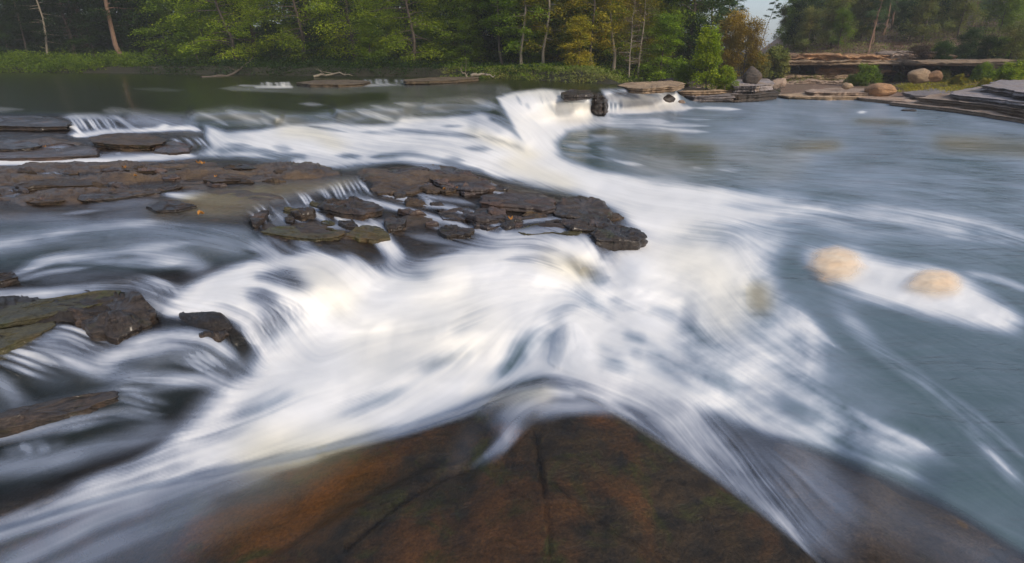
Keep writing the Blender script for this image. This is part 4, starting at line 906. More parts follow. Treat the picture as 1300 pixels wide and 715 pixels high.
boulder('boulder', 'upright grey boulder among shrubs behind the sapling', 'boulder', 956, 109, -.3, 26, 24, 'shade', .8)
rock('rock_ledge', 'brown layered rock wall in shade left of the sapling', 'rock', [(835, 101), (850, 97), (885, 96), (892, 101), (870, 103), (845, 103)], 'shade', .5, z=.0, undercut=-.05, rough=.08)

# right bank shelves
for lab, ol, mt, T, z in (
    ('pale waterside shelf of rock at the far right of the pool', [(1130, 130), (1200, 137), (1300, 151), (1420, 175), (1420, 138), (1300, 130), (1220, 126), (1160, 124)], 'pale', .35, -.80),
    ('second pale rock layer stepping up on the right bank', [(1165, 124), (1240, 131), (1300, 139), (1420, 155), (1420, 122), (1300, 118), (1230, 117), (1180, 119)], 'pale', .3, -.52),
    ('grey violet sloping rock layer on the right bank', [(1205, 119), (1250, 124), (1300, 130), (1420, 140), (1420, 108), (1300, 107), (1250, 110), (1215, 114)], 'greyrock', .3, -.3),
    ('topmost grey violet rock layer by the right edge', [(1245, 109), (1300, 117), (1420, 124), (1420, 96), (1300, 96), (1270, 101)], 'greyrock', .35, .0),
    ('long pale ledge at the water right of the big boulder', [(1085, 121), (1120, 122), (1165, 125), (1215, 131), (1180, 132), (1130, 128), (1090, 124)], 'pale', .2, -.80),
    ('low tan ledge at the water left of the big boulder', [(985, 120), (1030, 117), (1080, 119), (1100, 123), (1050, 123.5), (1000, 122.5)], 'tan', .25, -.80),
    ('pale ledge behind the big boulder', [(1020, 115), (1060, 111), (1110, 113), (1105, 118), (1060, 118), (1030, 118)], 'pale', .3, -.62),
    ('grey rock layer above the pale ledge right of the boulder', [(1145, 117), (1180, 113), (1225, 114), (1240, 119), (1200, 122), (1160, 121)], 'greyrock', .2, -.58)):
    rock('rock_shelf', lab, 'rock', ol, mt, T, z=z, rough=.06, undercut=.02, group='rock shelves along the right bank')
boulder('boulder', 'big orange and grey boulder on the right bank', 'boulder', 1126, 124.5, -.86, 42, 20, 'orange', 1.1)
boulder('boulder', 'pale leaning boulder under the overhang at the narrow end of the pool', 'boulder', 990, 113, -.6, 24, 14, 'pale', .8)
boulder('boulder', 'squat tan boulder under the right end of the overhang', 'boulder', 1172, 105, -.25, 34, 17, 'tan', .8)
boulder('boulder', 'small orange boulder beside the squat tan one', 'boulder', 1190, 104, -.2, 26, 14, 'orange', .8)
boulder('boulder', 'small reddish boulder left of the green bush', 'boulder', 1078, 113, -.5, 18, 8, 'tan', .8)
boulder('boulder', 'low dark rock breaking the surface of the pool', 'boulder', 1158, 142, -.97, 22, 4, 'dark', .8)

def stratum(label, pts, z0, z1, depth, mat, bulge=0.15, name='cliff_ledge'):
    """a bed of the cliff: front edge through (column, distance) points, from z0 up to z1, running back by depth"""
    _lid[0] += 1; sd_ = _lid[0]*11
    n = 150
    px = np.linspace(pts[0][0], pts[-1][0], n)
    Y = np.interp(px, [p[0] for p in pts], [p[1] for p in pts])
    Y = Y*1.165
    X = (px-PW/2)/FOC*Y*_cp
    rows = []
    m = 9
    h = z1-z0
    for k in range(m+1):
        f = k/m
        prof = -bulge*math.sin(math.pi*f)+((fbm(X*1.3, np.full(n, f*2.2), octv=5, seed=sd_, gain=.7)-.5)*2.2+(np.round(vnoise(X*.45, np.full(n, k*.35), seed=sd_+3)*4)/4-.5)*1.2)*min(.7, h*1.0)
        topw = ((fbm(X*.9, X*0, octv=5, seed=sd_+8, gain=.65)-.5)*h*.8+(np.round(vnoise(X*.35, X*0, seed=sd_+6)*3)/3-.5)*h*.45)*f
        rows.append(np.stack([X, Y+prof, np.full(n, z0+h*f)+topw], -1))
    for g in (.05, .3, .65, 1.0):
        topw = (fbm(X*.9, X*0, octv=5, seed=sd_+8, gain=.65)-.5)*h*.8+(np.round(vnoise(X*.35, X*0, seed=sd_+6)*3)/3-.5)*h*.45+(fbm(X*.8, X*0+g*4, octv=4, seed=sd_+4)-.5)*.25
        rows.append(np.stack([X+depth*g*.3, Y+depth*g, np.full(n, z1)+topw+g*.1], -1))
    rows.append(np.stack([X+depth*.3, Y+depth, np.full(n, z0)], -1))
    rows.append(rows[0]+np.array([0, .02, 0]))
    V3 = np.concatenate(rows)
    L = len(rows)
    F_ = [tuple(map(int, q[::-1])) for q in grid_faces(L, n)]
    F_.append(tuple(r*n for r in range(L))); F_.append(tuple(r*n+n-1 for r in reversed(range(L))))
    ob = mesh_obj(name, V3, F_, M[mat]); recenter(ob)
    return tag(ob, label, 'cliff', 'beds of the low sandstone cliff')
stratum('wide pale roof bed of the overhang on the right bank', [(975, 41.6), (1060, 40.6), (1130, 39.8), (1220, 37.6)], .66, 1.0, 7, 'tan', .05)
stratum('upper broken reddish bed set back above the overhang', [(985, 43), (1060, 42), (1130, 41), (1210, 38.6)], 1.0, 1.5, 6, 'orange')
stratum('orange stained wall under the overhang', [(1040, 41.9), (1080, 41.2), (1140, 40.4)], -.10, .66, 4, 'orange')
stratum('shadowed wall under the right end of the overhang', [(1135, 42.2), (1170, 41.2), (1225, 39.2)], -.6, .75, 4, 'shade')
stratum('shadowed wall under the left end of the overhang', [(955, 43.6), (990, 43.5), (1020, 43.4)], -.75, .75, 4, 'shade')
stratum('low tan bed at the foot of the overhang', [(1000, 41.6), (1050, 41), (1120, 40.2)], -.42, -.08, 5, 'tan', .1)
stratum('lowest pale bed under the low tan one', [(990, 40.4), (1040, 39.8), (1110, 39)], -.85, -.5, 5, 'pale', .1)
stratum('weathered overhanging bed high on the right edge of the bank', [(1165, 37), (1220, 35.5), (1320, 33), (1420, 31)], .70, 1.05, 6, 'tan', .3)
stratum('pale broken outcrop above the dark bed', [(1130, 41), (1160, 40), (1195, 39)], .95, 1.6, 4, 'pale')
boulder('boulder', 'pale upright outcrop on the slope above the left of the overhang', 'boulder', 1038, 73.5, 1.16, 20, 15, 'pale', .7)
boulder('boulder', 'tan pointed outcrop on the slope left of the pale upright one', 'boulder', 1014, 74.5, 1.1, 18, 12, 'tan', .7)

# ------------------------------------------------------------------ the two foreground ledges
fs_ = 2
sx_, sy_ = QX[::fs_, ::fs_], QY[::fs_, ::fs_]
def ledge_from(mask_pts, heights, name, label, mat, grow=4, drop=.5, crack=None):
    """closed rock body: relief inside the outline, flanks that fall away below the water"""
    m_full = pmask(mask_pts, 4.5)
    m = m_full[::fs_, ::fs_]
    keep = m > .02
    zz = (heights*m_full+Z*(1-m_full))[::fs_, ::fs_]
    X, Y = spot(sx_, sy_, zz)
    zz = zz+(fbm(X*3.5, Y*3.5, octv=5, seed=41, gain=.55)-.5)*.02
    if crack: zz = zz-crack(sx_, sy_)
    zz = zz-.008
    idx = -np.ones(keep.shape, int); idx[keep] = np.arange(keep.sum())
    V3 = np.stack([X, Y, zz], -1)[keep]
    g = np.stack([idx[:-1, :-1], idx[1:, :-1], idx[1:, 1:], idx[:-1, 1:]], -1).reshape(-1, 4)
    g = g[(g >= 0).all(1)]
    # flanks: drop the rim
    from collections import Counter
    e = Counter()
    for a, b in ((0, 1), (1, 2), (2, 3), (3, 0)):
        for p, q in zip(g[:, a].tolist(), g[:, b].tolist()):
            if (q, p) in e: del e[(q, p)]
            else: e[(p, q)] = 1
    rim = sorted({p for k in e for p in k})
    remap = {p: len(V3)+k for k, p in enumerate(rim)}
    c = V3.mean(0)
    low = V3[rim].copy(); low[:, 2] -= drop; low[:, :2] += (low[:, :2]-c[:2])*.06
    F_ = [tuple(map(int, q)) for q in g]+[(q, p, remap[p], remap[q]) for p, q in e]
    ob = mesh_obj(name, np.concatenate([V3, low]), F_, M[mat]); recenter(ob)
    return tag(ob, label, 'rock')
def slab_cracks(x, y):
    c = np.zeros(x.shape)
    def cut(pts, w, dep):
        d, wd = seg_dist(x, y, [(a, b, w) for a, b in pts])
        c[:] = np.maximum(c, dep*(1-sstep(w*.4, w*1.6, d)))
    cut([(680, 552), (684, 580), (690, 618)], 2.2, .020); cut([(690, 618), (696, 660), (700, 715)], 1.5, .014)
    cut([(640, 562), (600, 590), (560, 604), (500, 640), (440, 690)], 3, .02); cut([(625, 600), (680, 640), (780, 650)], 1.2, .008)
    cut([(700, 610), (760, 660), (860, 715)], 1.4, .01)
    d, _ = seg_dist(x, y, [(p[0], p[1], 0) for p in ((640, 560), (600, 585), (540, 600), (440, 650), (300, 740))])
    ins = inside(x, y, [(640, 560), (600, 585), (540, 600), (440, 650), (300, 740), (-260, 900), (-260, 600), (180, 615), (400, 570), (600, 515)])
    return c+np.where(ins, .02*sstep(0, 14, d), 0)
ledge_from(SLAB, ZS, 'rock_slab', 'big rusty brown slab under a clear film in the foreground', 'slab', crack=slab_cracks)
WEDGE = [(850, 505), (900, 519), (1000, 556), (1100, 594), (1200, 636), (1300, 694), (1400, 770), (1500, 880), (1100, 895), (1075, 745), (1030, 700), (980, 655), (930, 612), (880, 570)]
ledge_from(WEDGE, Z-.012, 'rock_slab', 'dark violet grey ledge under a veil at the lower right corner', 'wedge')

# ------------------------------------------------------------------ banks
def edge_world(pts): return [tuple(float(v) for v in spot(a, b, c)) for a, b, c in pts]
LEFT_SHORE = edge_world([(-700, 91, .1), (-300, 91, .1), (0, 92, .1), (150, 93, .1), (300, 95, .1), (420, 96.5, .1), (520, 97, .1), (600, 98.5, .1), (680, 101, .1), (740, 103.5, .1), (790, 106, .1), (850, 106, .1), (870, 116, -.4), (950, 118, -.7), (990, 117, -.8)])
RIGHT_SHORE = edge_world([(970, 117, -.9), (1040, 121, -.9), (1110, 125, -.9), (1160, 130, -.9), (1220, 138, -.9), (1300, 150, -.9), (1450, 178, -.9), (1700, 260, -.9), (2200, 420, -.9)])
def land(X, Y, shore, far):
    d, _ = seg_dist(X, Y, [(a, b, 0) for a, b in shore])
    ins = inside(X, Y, list(shore)+far)
    return np.where(ins, d, -d)
def left_height(X, Y):
    u = land(X, Y, LEFT_SHORE, [(60, 130), (60, 300), (-300, 300), (-300, 30)])
    h = np.where(u < 0, u*.6, .5*sstep(0, 1.2, u)+.02*u+np.maximum(u-10, 0)*.04)
    isl = sstep(4.0, 7.5, X)*(1-sstep(3.5, 9, u))     # the rocky point sits lower
    return .02-isl*1.25+h+(fbm(X*.5, Y*.5, octv=4, seed=60)-.5)*.35*sstep(0, 2, u)
CLIFF = [(900, 44), (955, 42.6), (1060, 41), (1130, 40.5), (1215, 38.2), (1320, 34.5), (1500, 31), (1900, 26)]
def right_height(X, Y):
    u = land(X, Y, RIGHT_SHORE, [(300, -40), (300, 300), (30, 300), (20, 100)])
    px = PW/2+X/np.maximum(Y, 1)*FOC/_cp
    v = Y-1.165*np.interp(px, [p[0] for p in CLIFF], [p[1] for p in CLIFF])
    zb = np.interp(px, [980, 1130, 1200, 1300, 1500], [-.72, -.62, -.30, .15, .3])
    bank = -.93+(zb+.93)*np.clip(u/(np.abs(v)+u+.01), 0, 1)**1.1
    top = np.interp(px, [970, 1060, 1200, 1300], [.75, .95, 1.05, 1.2])
    hillz = top+(np.clip(v-3, 0, 9)*1.5+np.maximum(v-12, 0))*np.interp(px, [960, 1000, 1100, 1300], [.015, .075, .12, .14])
    h = np.where(u < 0, -.93+u*.5, np.where(v < 3.2, bank, bank+(hillz-bank)*sstep(3.2, 5.6, v)))
    return h+(fbm(X*.45, Y*.45, octv=5, seed=61)-.5)*(.5*sstep(5, 9, v)+.12*sstep(1, 4, u))
def terrain(name, x0, x1, nx, y0, y1, ny, fn, mat):
    xs, ys = np.linspace(x0, x1, nx), y0+(y1-y0)*np.linspace(0, 1, ny)**1.5
    X, Y = np.meshgrid(xs, ys)
    ob = mesh_obj(name, np.stack([X, Y, fn(X, Y)], -1).reshape(-1, 3), grid_faces(ny, nx)[:, ::-1], M[mat])
    return tag(ob, kind='structure')
terrain('left_bank', -130, 24, 260, 20, 130, 170, left_height, 'forest_floor')
terrain('right_bank', 10, 110, 200, 2, 135, 200, right_height, 'hillside')

# small stones wedged between the larger rocks of the heap and in the rills
rh = random.Random(21)
NEAR = {'heap': [(500, 222, 'mossy black ledge'), (580, 228, 'rusty topped brown rock'), (655, 256, 'flat reddish rock'), (740, 264, 'round backed dark rock'), (750, 285, 'dark layered rock'), (785, 298, 'mossy end rock'), (700, 290, 'brown rock by the yellow fall'), (500, 280, 'black rock above the blue spill'), (580, 294, 'flat dark rock of the rills'), (580, 271, 'wet violet rock'), (620, 284, 'second violet rock'), (510, 240, 'low brown rock'), (645, 273, 'dark flat rock')],
        'rills': [(330, 278, 'dark corner rock'), (440, 263, 'dark rock between the falls'), (385, 294, 'olive slab'), (380, 262, 'hanging white threads'), (460, 280, 'small olive slab')],
        'shelf': [(70, 232, 'long undercut ledge'), (175, 214, 'orange leaf'), (250, 212, 'yellow leaf pair'), (285, 226, 'small orange leaf'), (330, 210, 'thin black ledge'), (60, 254, 'dark left pool'), (165, 246, 'wet grey streak'), (215, 258, 'bright spill'), (400, 220, 'white rill at the back'), (0, 214, 'left end of the upper rill'), (0, 245, 'left edge of the shelf'), (120, 218, 'upper rill')]}
TONE = {'dark': 'black', 'purple': 'violet brown', 'shelf': 'brown', 'olive': 'olive'}
def stones(n, region, wr, hr, label, group, mats, dz):
    xs = [p[0] for p in region]; ys = [p[1] for p in region]
    k = 0
    while k < n:
        x, y = rh.uniform(min(xs), max(xs)), rh.uniform(min(ys), max(ys))
        if not inside(np.array([x]), np.array([y]), region)[0]: continue
        w, h = rh.uniform(*wr), rh.uniform(*hr)
        m = 7; a0 = rh.uniform(0, 6)
        ol = []
        for q in range(m):
            th = 2*math.pi*q/m+rh.uniform(-.3, .3)
            ol.append((x+math.cos(th)*w*rh.uniform(.6, 1.1), y+math.sin(th)*h*rh.uniform(.6, 1.1)+math.cos(th)*w*.06))
        mt = rh.choice(mats); near = min(NEAR[label[1]], key=lambda q: (q[0]-x)**2+(2*(q[1]-y))**2)[2]
        side = 'wider' if w > (wr[0]+wr[1])/2 else 'smaller'
        rock('stone', f'{side} {TONE[mt]} {label[0]} {near}', 'stone', ol, mt, rh.uniform(.05, .09), rh.uniform(*dz), None, rh.uniform(-.05, .08), .035, .01, group, n=70)
        k += 1
stones(30, [(470, 236), (560, 222), (630, 238), (720, 254), (785, 272), (790, 290), (700, 284), (620, 292), (540, 286), (490, 262)], (9, 22), (3.5, 7), ('wedged stone near the', 'heap'), 'stones wedged in the heap', ['dark', 'purple', 'purple', 'shelf'], (.0, .03))
stones(14, [(340, 268), (450, 250), (480, 262), (470, 284), (400, 288), (345, 284)], (8, 18), (3, 5), ('wet stone near the', 'rills'), 'stones below the curved falls', ['dark', 'olive', 'shelf'], (.01, .04))
stones(26, [(-20, 216), (220, 208), (400, 214), (420, 222), (300, 236), (180, 250), (-20, 258)], (10, 30), (1.6, 3.4), ('broken rock plate near the', 'shelf'), 'broken plates on the shelf', ['shelf', 'shelf', 'purple'], (.008, .03))
# ------------------------------------------------------------------ trees
def tube(path, radii, sides=7):
    path = np.asarray(path, float)
    V, F_ = [], []
    up = np.array([.13, .31, .94])
    for k, p in enumerate(path):
        t = path[min(k+1, len(path)-1)]-path[max(k-1, 0)]
        t = t/(np.linalg.norm(t)+1e-9)
        a = np.cross(t, up)
        if np.linalg.norm(a) < .1: a = np.cross(t, [1, 0, 0])
        a /= np.linalg.norm(a); b = np.cross(t, a)
        for s in range(sides):
            th = 2*math.pi*s/sides
            V.append(p+radii[k]*(a*math.cos(th)+b*math.sin(th)))
    for k in range(len(path)-1):
        for s in range(sides):
            q = k*sides; n_ = (s+1) % sides
            F_.append((q+s, q+n_, q+sides+n_, q+sides+s))
    F_.append(tuple((len(path)-1)*sides+s for s in range(sides)))
    return V, F_
def join(tubes):
    V, F_ = [], []
    for v, f in tubes:
        o = len(V); V += [tuple(x) for x in v]; F_ += [tuple(i+o for i in q) for q in f]
    return V, F_
def leaves(centres, dirs, tones, ln, wd, rr, flat=0.5, droop=0.0):
    """diamond leaves as one mesh; flat pulls their faces towards the sky"""
    n = len(centres)
    nrm = rr.normal(size=(n, 3)); nrm[:, 2] = np.abs(nrm[:, 2])+flat*2.2
    nrm /= np.linalg.norm(nrm, axis=1)[:, None]
    d = dirs+rr.normal(size=(n, 3))*.7; d[:, 2] -= droop
    d -= nrm*(d*nrm).sum(1)[:, None]; d /= np.linalg.norm(d, axis=1)[:, None]+1e-9
    s = np.cross(nrm, d)
    L = (ln*rr.uniform(.65, 1.3, n))[:, None]; W = (wd*rr.uniform(.7, 1.25, n))[:, None]
    v = np.stack([centres-d*L*.5, centres+s*W*.5, centres+d*L*.5-nrm*L*.12, centres-s*W*.5], 1).reshape(-1, 3)
    f = np.arange(n*4).reshape(n, 4)
    return v, f, np.repeat(tones, 4)
def leaf_mesh(name, v, f, tone, mat):
    me = bpy.data.meshes.new(name)
    nf = len(f)
    me.vertices.add(len(v)); me.vertices.foreach_set('co', v.astype(np.float32).ravel())
    me.loops.add(nf*4); me.loops.foreach_set('vertex_index', f.astype(np.int32).ravel())
    me.polygons.add(nf); me.polygons.foreach_set('loop_start', np.arange(0, nf*4, 4, dtype=np.int32)); me.polygons.foreach_set('loop_total', np.full(nf, 4, np.int32))
    me.update(calc_edges=True)
    a = me.attributes.new('leaf_tone', 'FLOAT', 'POINT'); a.data.foreach_set('value', tone.astype(np.float32))
    me.materials.append(mat)
    return me
def grow(seed, H=12.0, base=1.0, spread=3.2, n_limb=46, leaf=(.17, .10), per=150, r0=.17, sprays=3, flat=.8, lean=0.0, top=.35, rise=.25, puff=(.95, .22), droop=.2):
    """trunk with limbs, and flat leafy sprays along every limb with gaps between them"""
    rr = np.random.default_rng(seed)
    k = np.linspace(0, 1, 9)
    tx = lean*k**1.4*H*.3+np.cumsum(rr.normal(0, .08, 9))*H*.12; ty = np.cumsum(rr.normal(0, .08, 9))*H*.12
    tx[0] = ty[0] = 0
    trunk = np.stack([tx, ty, k*H-.3], -1)
    tubes = [tube(trunk, r0*(1-k*.85)*(1+.5*np.exp(-k*14)), 9)]
    C_, D_, T_ = [], [], []
    for i in range(n_limb):
        f = (base+(H-base)*((i+rr.uniform(0, 1))/n_limb)**.9)/H
        p = np.array([np.interp(f, k, trunk[:, 0]), np.interp(f, k, trunk[:, 1]), f*H-.3])
        az = rr.uniform(0, 2*math.pi)
        g = (f-base/H)/(1-base/H)
        L = spread*rr.uniform(.55, 1.15)*(1-g*(1-top))*min(1, .55+g*2.5)
        d = np.array([math.cos(az), math.sin(az), rise*rr.uniform(-.3, 1.3)])
        q = [p]
        for s in range(1, 5):
            q.append(q[-1]+d*L/4+np.array([0, 0, -droop*L*.06*s])+rr.normal(0, .06, 3)*L*.3)
        rad = r0*.33*(1-f*.5)
        tubes.append(tube(q, [rad, rad*.75, rad*.5, rad*.32, rad*.12], 5))
        q = np.array(q)
        tone_l = rr.uniform(0, 1)
        for s in range(sprays):
            u = rr.uniform(.35, 1.08)
            c = np.array([np.interp(u, np.linspace(0, 1, 5), q[:, j]) for j in range(3)])+rr.normal(0, .18, 3)*np.array([1, 1, .5])*spread*.25
            m = int(per*rr.uniform(.6, 1.3))
            rad_ = puff[0]*rr.uniform(.6, 1.25)*spread/3.2
            off = rr.normal(size=(m, 3))*.5
            off[:, 2] *= puff[1]*1.6
            off[:, 2] -= (off[:, 0]**2+off[:, 1]**2)*.25
            C_.append(c+off*rad_)
            D_.append(np.tile(d, (m, 1)))
            T_.append(np.clip(.3*tone_l+.6*rr.uniform(0, 1)+rr.normal(.05, .15, m), 0, 1))
    cc, dd_, tt = np.concatenate(C_), np.concatenate(D_), np.concatenate(T_)
    v, f_, t_ = leaves(cc, dd_, tt, leaf[0], leaf[1], rr, flat, droop)
    return join(tubes), (v, f_, t_)
PROTO = {}
def proto(key, leafmat, bark, **kw):
    (tv, tf), (v, f, t) = grow(**kw)
    tm = bpy.data.meshes.new('trunk'); tm.from_pydata(tv, [], tf); tm.update()
    tm.polygons.foreach_set('use_smooth', np.ones(len(tm.polygons), bool)); tm.materials.append(M[bark])
    PROTO[key] = (tm, leaf_mesh('crown', v, f, t, M[leafmat]), leafmat, bark)
proto('beech', 'leaf_green', 'bark', seed=1, H=12, base=.5, spread=4.3, n_limb=62, per=110, top=.7, rise=.45, puff=(.9, .22), droop=.45, leaf=(.17, .10), flat=.6)
proto('leaner', 'leaf_bright', 'bark', seed=21, H=11, base=.4, spread=4.6, n_limb=60, per=115, top=.7, rise=.4, puff=(.85, .2), droop=.6, lean=.75, leaf=(.17, .10), flat=.6)
proto('beech_b', 'leaf_green', 'bark', seed=2, H=13, base=1.2, spread=4.0, n_limb=60, per=110, top=.75, rise=.5, puff=(.95, .3), droop=.4, flat=.5)
proto('tall', 'leaf_dark', 'bark', seed=3, H=15, base=4.0, spread=3.2, n_limb=46, per=130, r0=.2)
proto('slim', 'leaf_yellow', 'bark_pale', seed=4, H=11, base=1.6, spread=2.6, n_limb=44, per=90, r0=.10, lean=.25, puff=(.8, .3))
proto('slim_b', 'leaf_yellow', 'bark', seed=5, H=12, base=2.2, spread=2.4, n_limb=36, per=85, r0=.09, lean=-.3, puff=(.8, .3))
proto('under', 'leaf_green', 'bark', seed=6, H=4.2, base=.4, spread=1.9, n_limb=36, per=95, r0=.06, leaf=(.13, .08))
proto('bare', 'leaf_dry', 'bark_pale', seed=7, H=6, base=1.2, spread=1.6, n_limb=60, per=14, r0=.07, leaf=(.10, .06), sprays=2)
proto('sapling', 'leaf_bright', 'bark', seed=8, H=3.0, base=.25, spread=1.25, n_limb=52, per=60, r0=.035, leaf=(.105, .08), flat=.35, rise=.7, puff=(.7, .6), top=.3)
proto('pine', 'leaf_pine', 'bark_red', seed=9, H=10, base=3.2, spread=2.7, n_limb=40, per=120, r0=.15, leaf=(.30, .045), flat=.3, puff=(.62, .35), rise=.35, top=.45)
proto('pine_b', 'leaf_pine', 'bark_red', seed=10, H=11, base=5.0, spread=2.6, n_limb=30, per=120, r0=.16, leaf=(.30, .045), flat=.3, puff=(.62, .35), rise=.35, lean=.2, top=.5)
proto('oak', 'leaf_olive', 'bark', seed=11, H=8, base=1.2, spread=3.0, n_limb=46, per=110, r0=.13, leaf=(.20, .13), flat=.4, puff=(.9, .5), rise=.4, top=.5)
proto('shrub', 'leaf_green', 'bark', seed=12, H=1.7, base=.1, spread=1.25, n_limb=40, per=80, r0=.03, leaf=(.12, .08), flat=.4, puff=(.6, .6), rise=.5, top=.6)
proto('wispy', 'leaf_pine', 'bark', seed=13, H=9.5, base=6.6, spread=1.5, n_limb=13, per=60, r0=.09, leaf=(.24, .05), flat=.5, puff=(.5, .25), rise=.3, lean=.5, top=.7)
def plant(key, px, Y, scale, label, cat='tree', group=None, mat=None, rot=None, z=None, name=None, wide=1.0, bark=None):
    tm, cm, lm, bk = PROTO[key]
    Y = Y*1.165
    X = (px-PW/2)/FOC*Y*_cp
    if z is None:
        f = left_height if (px < 985) else right_height
        z = float(f(np.array([[X]]), np.array([[Y]]))[0, 0])
    t = empty(name or {'pine': 'pine_tree', 'pine_b': 'pine_tree', 'wispy': 'pine_tree', 'shrub': 'shrub', 'under': 'small_tree', 'sapling': 'sapling', 'bare': 'bare_tree'}.get(key, 'broadleaf_tree'), (X, Y, z-.05))
    t.rotation_euler = (0, 0, random.uniform(0, 6.28) if rot is None else rot)
    t.scale = (scale*wide, scale*wide, scale)
    for nm, me, mt in (('trunk', tm, bark or bk), ('crown', cm, mat or lm)):
        o = bpy.data.objects.new(nm, me); C.objects.link(o); o.parent = t
        o.material_slots[0].link = 'OBJECT'; o.material_slots[0].material = M[mt]
    if len(label.split()) > 16: label = ' '.join(label.split()[1:])
    return tag(t, label, cat, group)

# left bank, front row: trees that can be told apart
plant('leaner', 300, 41, .85, 'bright green tree leaning over the calm water at the left, boughs nearly touching it', mat='leaf_bright', rot=-1.9)
plant('leaner', 385, 39.5, .85, 'bright green spreading tree behind the white rill of the far ledge', mat='leaf_bright', rot=-1.3)
plant('beech_b', 450, 38.5, .8, 'tall leafy green tree behind the left end of the far ledge', mat='leaf_bright', wide=1.1)
plant('leaner', 525, 37, .8, 'yellowish green drooping tree behind the long tan slab', mat='leaf_bright', rot=-1.6)
plant('under', 250, 41, 1.0, 'low dark green tree at the end of the weedy bank', mat='leaf_green')
plant('under', 470, 36, .8, 'low green tree at the water behind the far ledge', mat='leaf_green')
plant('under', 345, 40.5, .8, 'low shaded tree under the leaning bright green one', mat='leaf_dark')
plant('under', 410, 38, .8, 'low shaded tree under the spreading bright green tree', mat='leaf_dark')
plant('tall', 158, 45, 1.0, 'big dark trunk standing behind the weedy bank at the left', bark='bark_red', mat='leaf_dark')
plant('slim', 62, 45, 1.0, 'thin pale crooked trunk in the dark wood left of the big trunk', mat='leaf_dark')
plant('slim_b', 30, 47, 1.0, 'thin pale trunk furthest left in the dark wood', mat='leaf_dark')
plant('slim_b', 205, 46, 1.0, 'thin pale trunk in the dark wood right of the big trunk', mat='leaf_dark')
# middle: slim trees with yellowing leaves
plant('slim', 662, 33, .9, 'slim pale trunked tree with thin leaves near the end of the far slab', mat='leaf_green', rot=.3)
plant('slim_b', 640, 35, .9, 'slim tree with mid green leaves behind the end of the far slab', mat='leaf_green')
plant('slim', 690, 33, .9, 'pale trunk bending right in front of the yellowing leaves', mat='leaf_yellow', rot=0.0)
plant('under', 735, 30.5, .75, 'low yellow green tree hanging over the bank left of the main fall rocks', mat='leaf_yellow')
plant('slim_b', 755, 32, .9, 'slim tree with golden leaves above the low yellow green one', mat='leaf_yellow')
plant('bare', 800, 31.5, .85, 'reddish brown half bare tree behind the tan rock point', rot=1)
plant('bare', 812, 33, 1.0, 'second half bare tree with arching pale stems beside the reddish one', mat='leaf_olive')
plant('slim', 780, 33, 1.0, 'pale trunk with yellow green leaves left of the half bare trees', mat='leaf_yellow', rot=2.5)
plant('under', 590, 36, .95, 'shaded green tree behind the far right end of the tan slab', mat='leaf_green')
plant('under', 840, 33, 1.0, 'dark green young tree at the back of the rocky point', mat='leaf_green')
# rocky point
plant('sapling', 902, 27.8, .98, 'yellow green sapling on the tan rocks beside the pool', 'sapling', mat='leaf_bright', z=-.05)
plant('shrub', 925, 27.4, .62, 'small bright shrub growing from the rocks right of the sapling', 'shrub', mat='leaf_bright', z=-.2)
plant('shrub', 872, 28.5, .6, 'low green shrub left of the sapling', 'shrub', mat='leaf_green', z=.0)
plant('oak', 945, 34, .46, 'golden olive small tree behind the grey boulder of the point', mat='leaf_gold', z=-.1)
plant('oak', 922, 36, .52, 'golden olive tree behind the sapling', mat='leaf_gold', z=.0)
plant('shrub', 985, 37, 1.1, 'green shrub where the point meets the far hillside', 'shrub', mat='leaf_olive', z=.2)
plant('shrub', 962, 34, .8, 'olive shrub on the grey boulder of the point', 'shrub', mat='leaf_olive', z=.2)
plant('wispy', 962, 46, .6, 'wispy leaning pine standing alone against the sky', rot=0.2, z=.6)
plant('wispy', 938, 45, .74, 'second wispy pine left of the lone leaning one', rot=2.0, z=.6)
plant('pine', 898, 41, .80, 'dark pine with sky showing through above the sapling', mat='leaf_pine', z=.6)
plant('pine_b', 870, 40, .75, 'dark pine above the brown shaded rock', mat='leaf_pine', z=.6)
plant('pine', 918, 44, .62, 'lower dark pine between the golden trees and the sky', mat='leaf_dark', z=.6)
# the wood behind
rs = random.Random(5)
WHERE = [(-400, 'left of the weedy bank'), (20, 'behind the left end of the weedy bank'), (110, 'behind the middle of the weedy bank'), (200, 'just right of the big dark trunk'), (270, 'behind the leaning bright green tree'), (350, 'behind the spreading bright green tree'), (440, 'behind the left end of the far ledge'), (500, 'behind the long tan slab'), (560, 'behind the right end of the tan slab'), (630, 'behind the slim pale trunks'), (710, 'behind the low yellow green tree'), (770, 'behind the half bare trees'), (840, 'behind the rocky point')]
HWHERE = [(900, 'at the left end by the sky gap'), (1020, 'above the pale upright outcrop'), (1060, 'above the middle of the overhang'), (1110, 'near the pine with the bare trunk'), (1170, 'above the pale broken outcrop'), (1220, 'above the weathered bed'), (1280, 'by the right edge')]
SHADE = {'leaf_dark': 'dark green', 'leaf_green': 'mid green', 'leaf_yellow': 'yellowing', 'leaf_olive': 'olive green', 'leaf_pine': 'blue green'}
def spot_words(px, table): return [w for p, w in table if p <= px][-1]
def wood(n, px0, px1, y0, y1, keys, mats, s0, s1, label, group):
    for i in range(n):
        px = px0+(px1-px0)*(i+rs.uniform(.1, .9))/n
        mt = rs.choice(mats)
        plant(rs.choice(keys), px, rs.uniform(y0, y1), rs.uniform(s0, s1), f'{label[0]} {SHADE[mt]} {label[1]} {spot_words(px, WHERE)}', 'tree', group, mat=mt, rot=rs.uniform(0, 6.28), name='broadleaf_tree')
wood(9, -160, 235, 47, 51, ['beech', 'beech_b', 'tall'], ['leaf_dark'], 1.0, 1.3, ('gloomy', 'leafy tree'), 'dark trees behind the weedy bank')
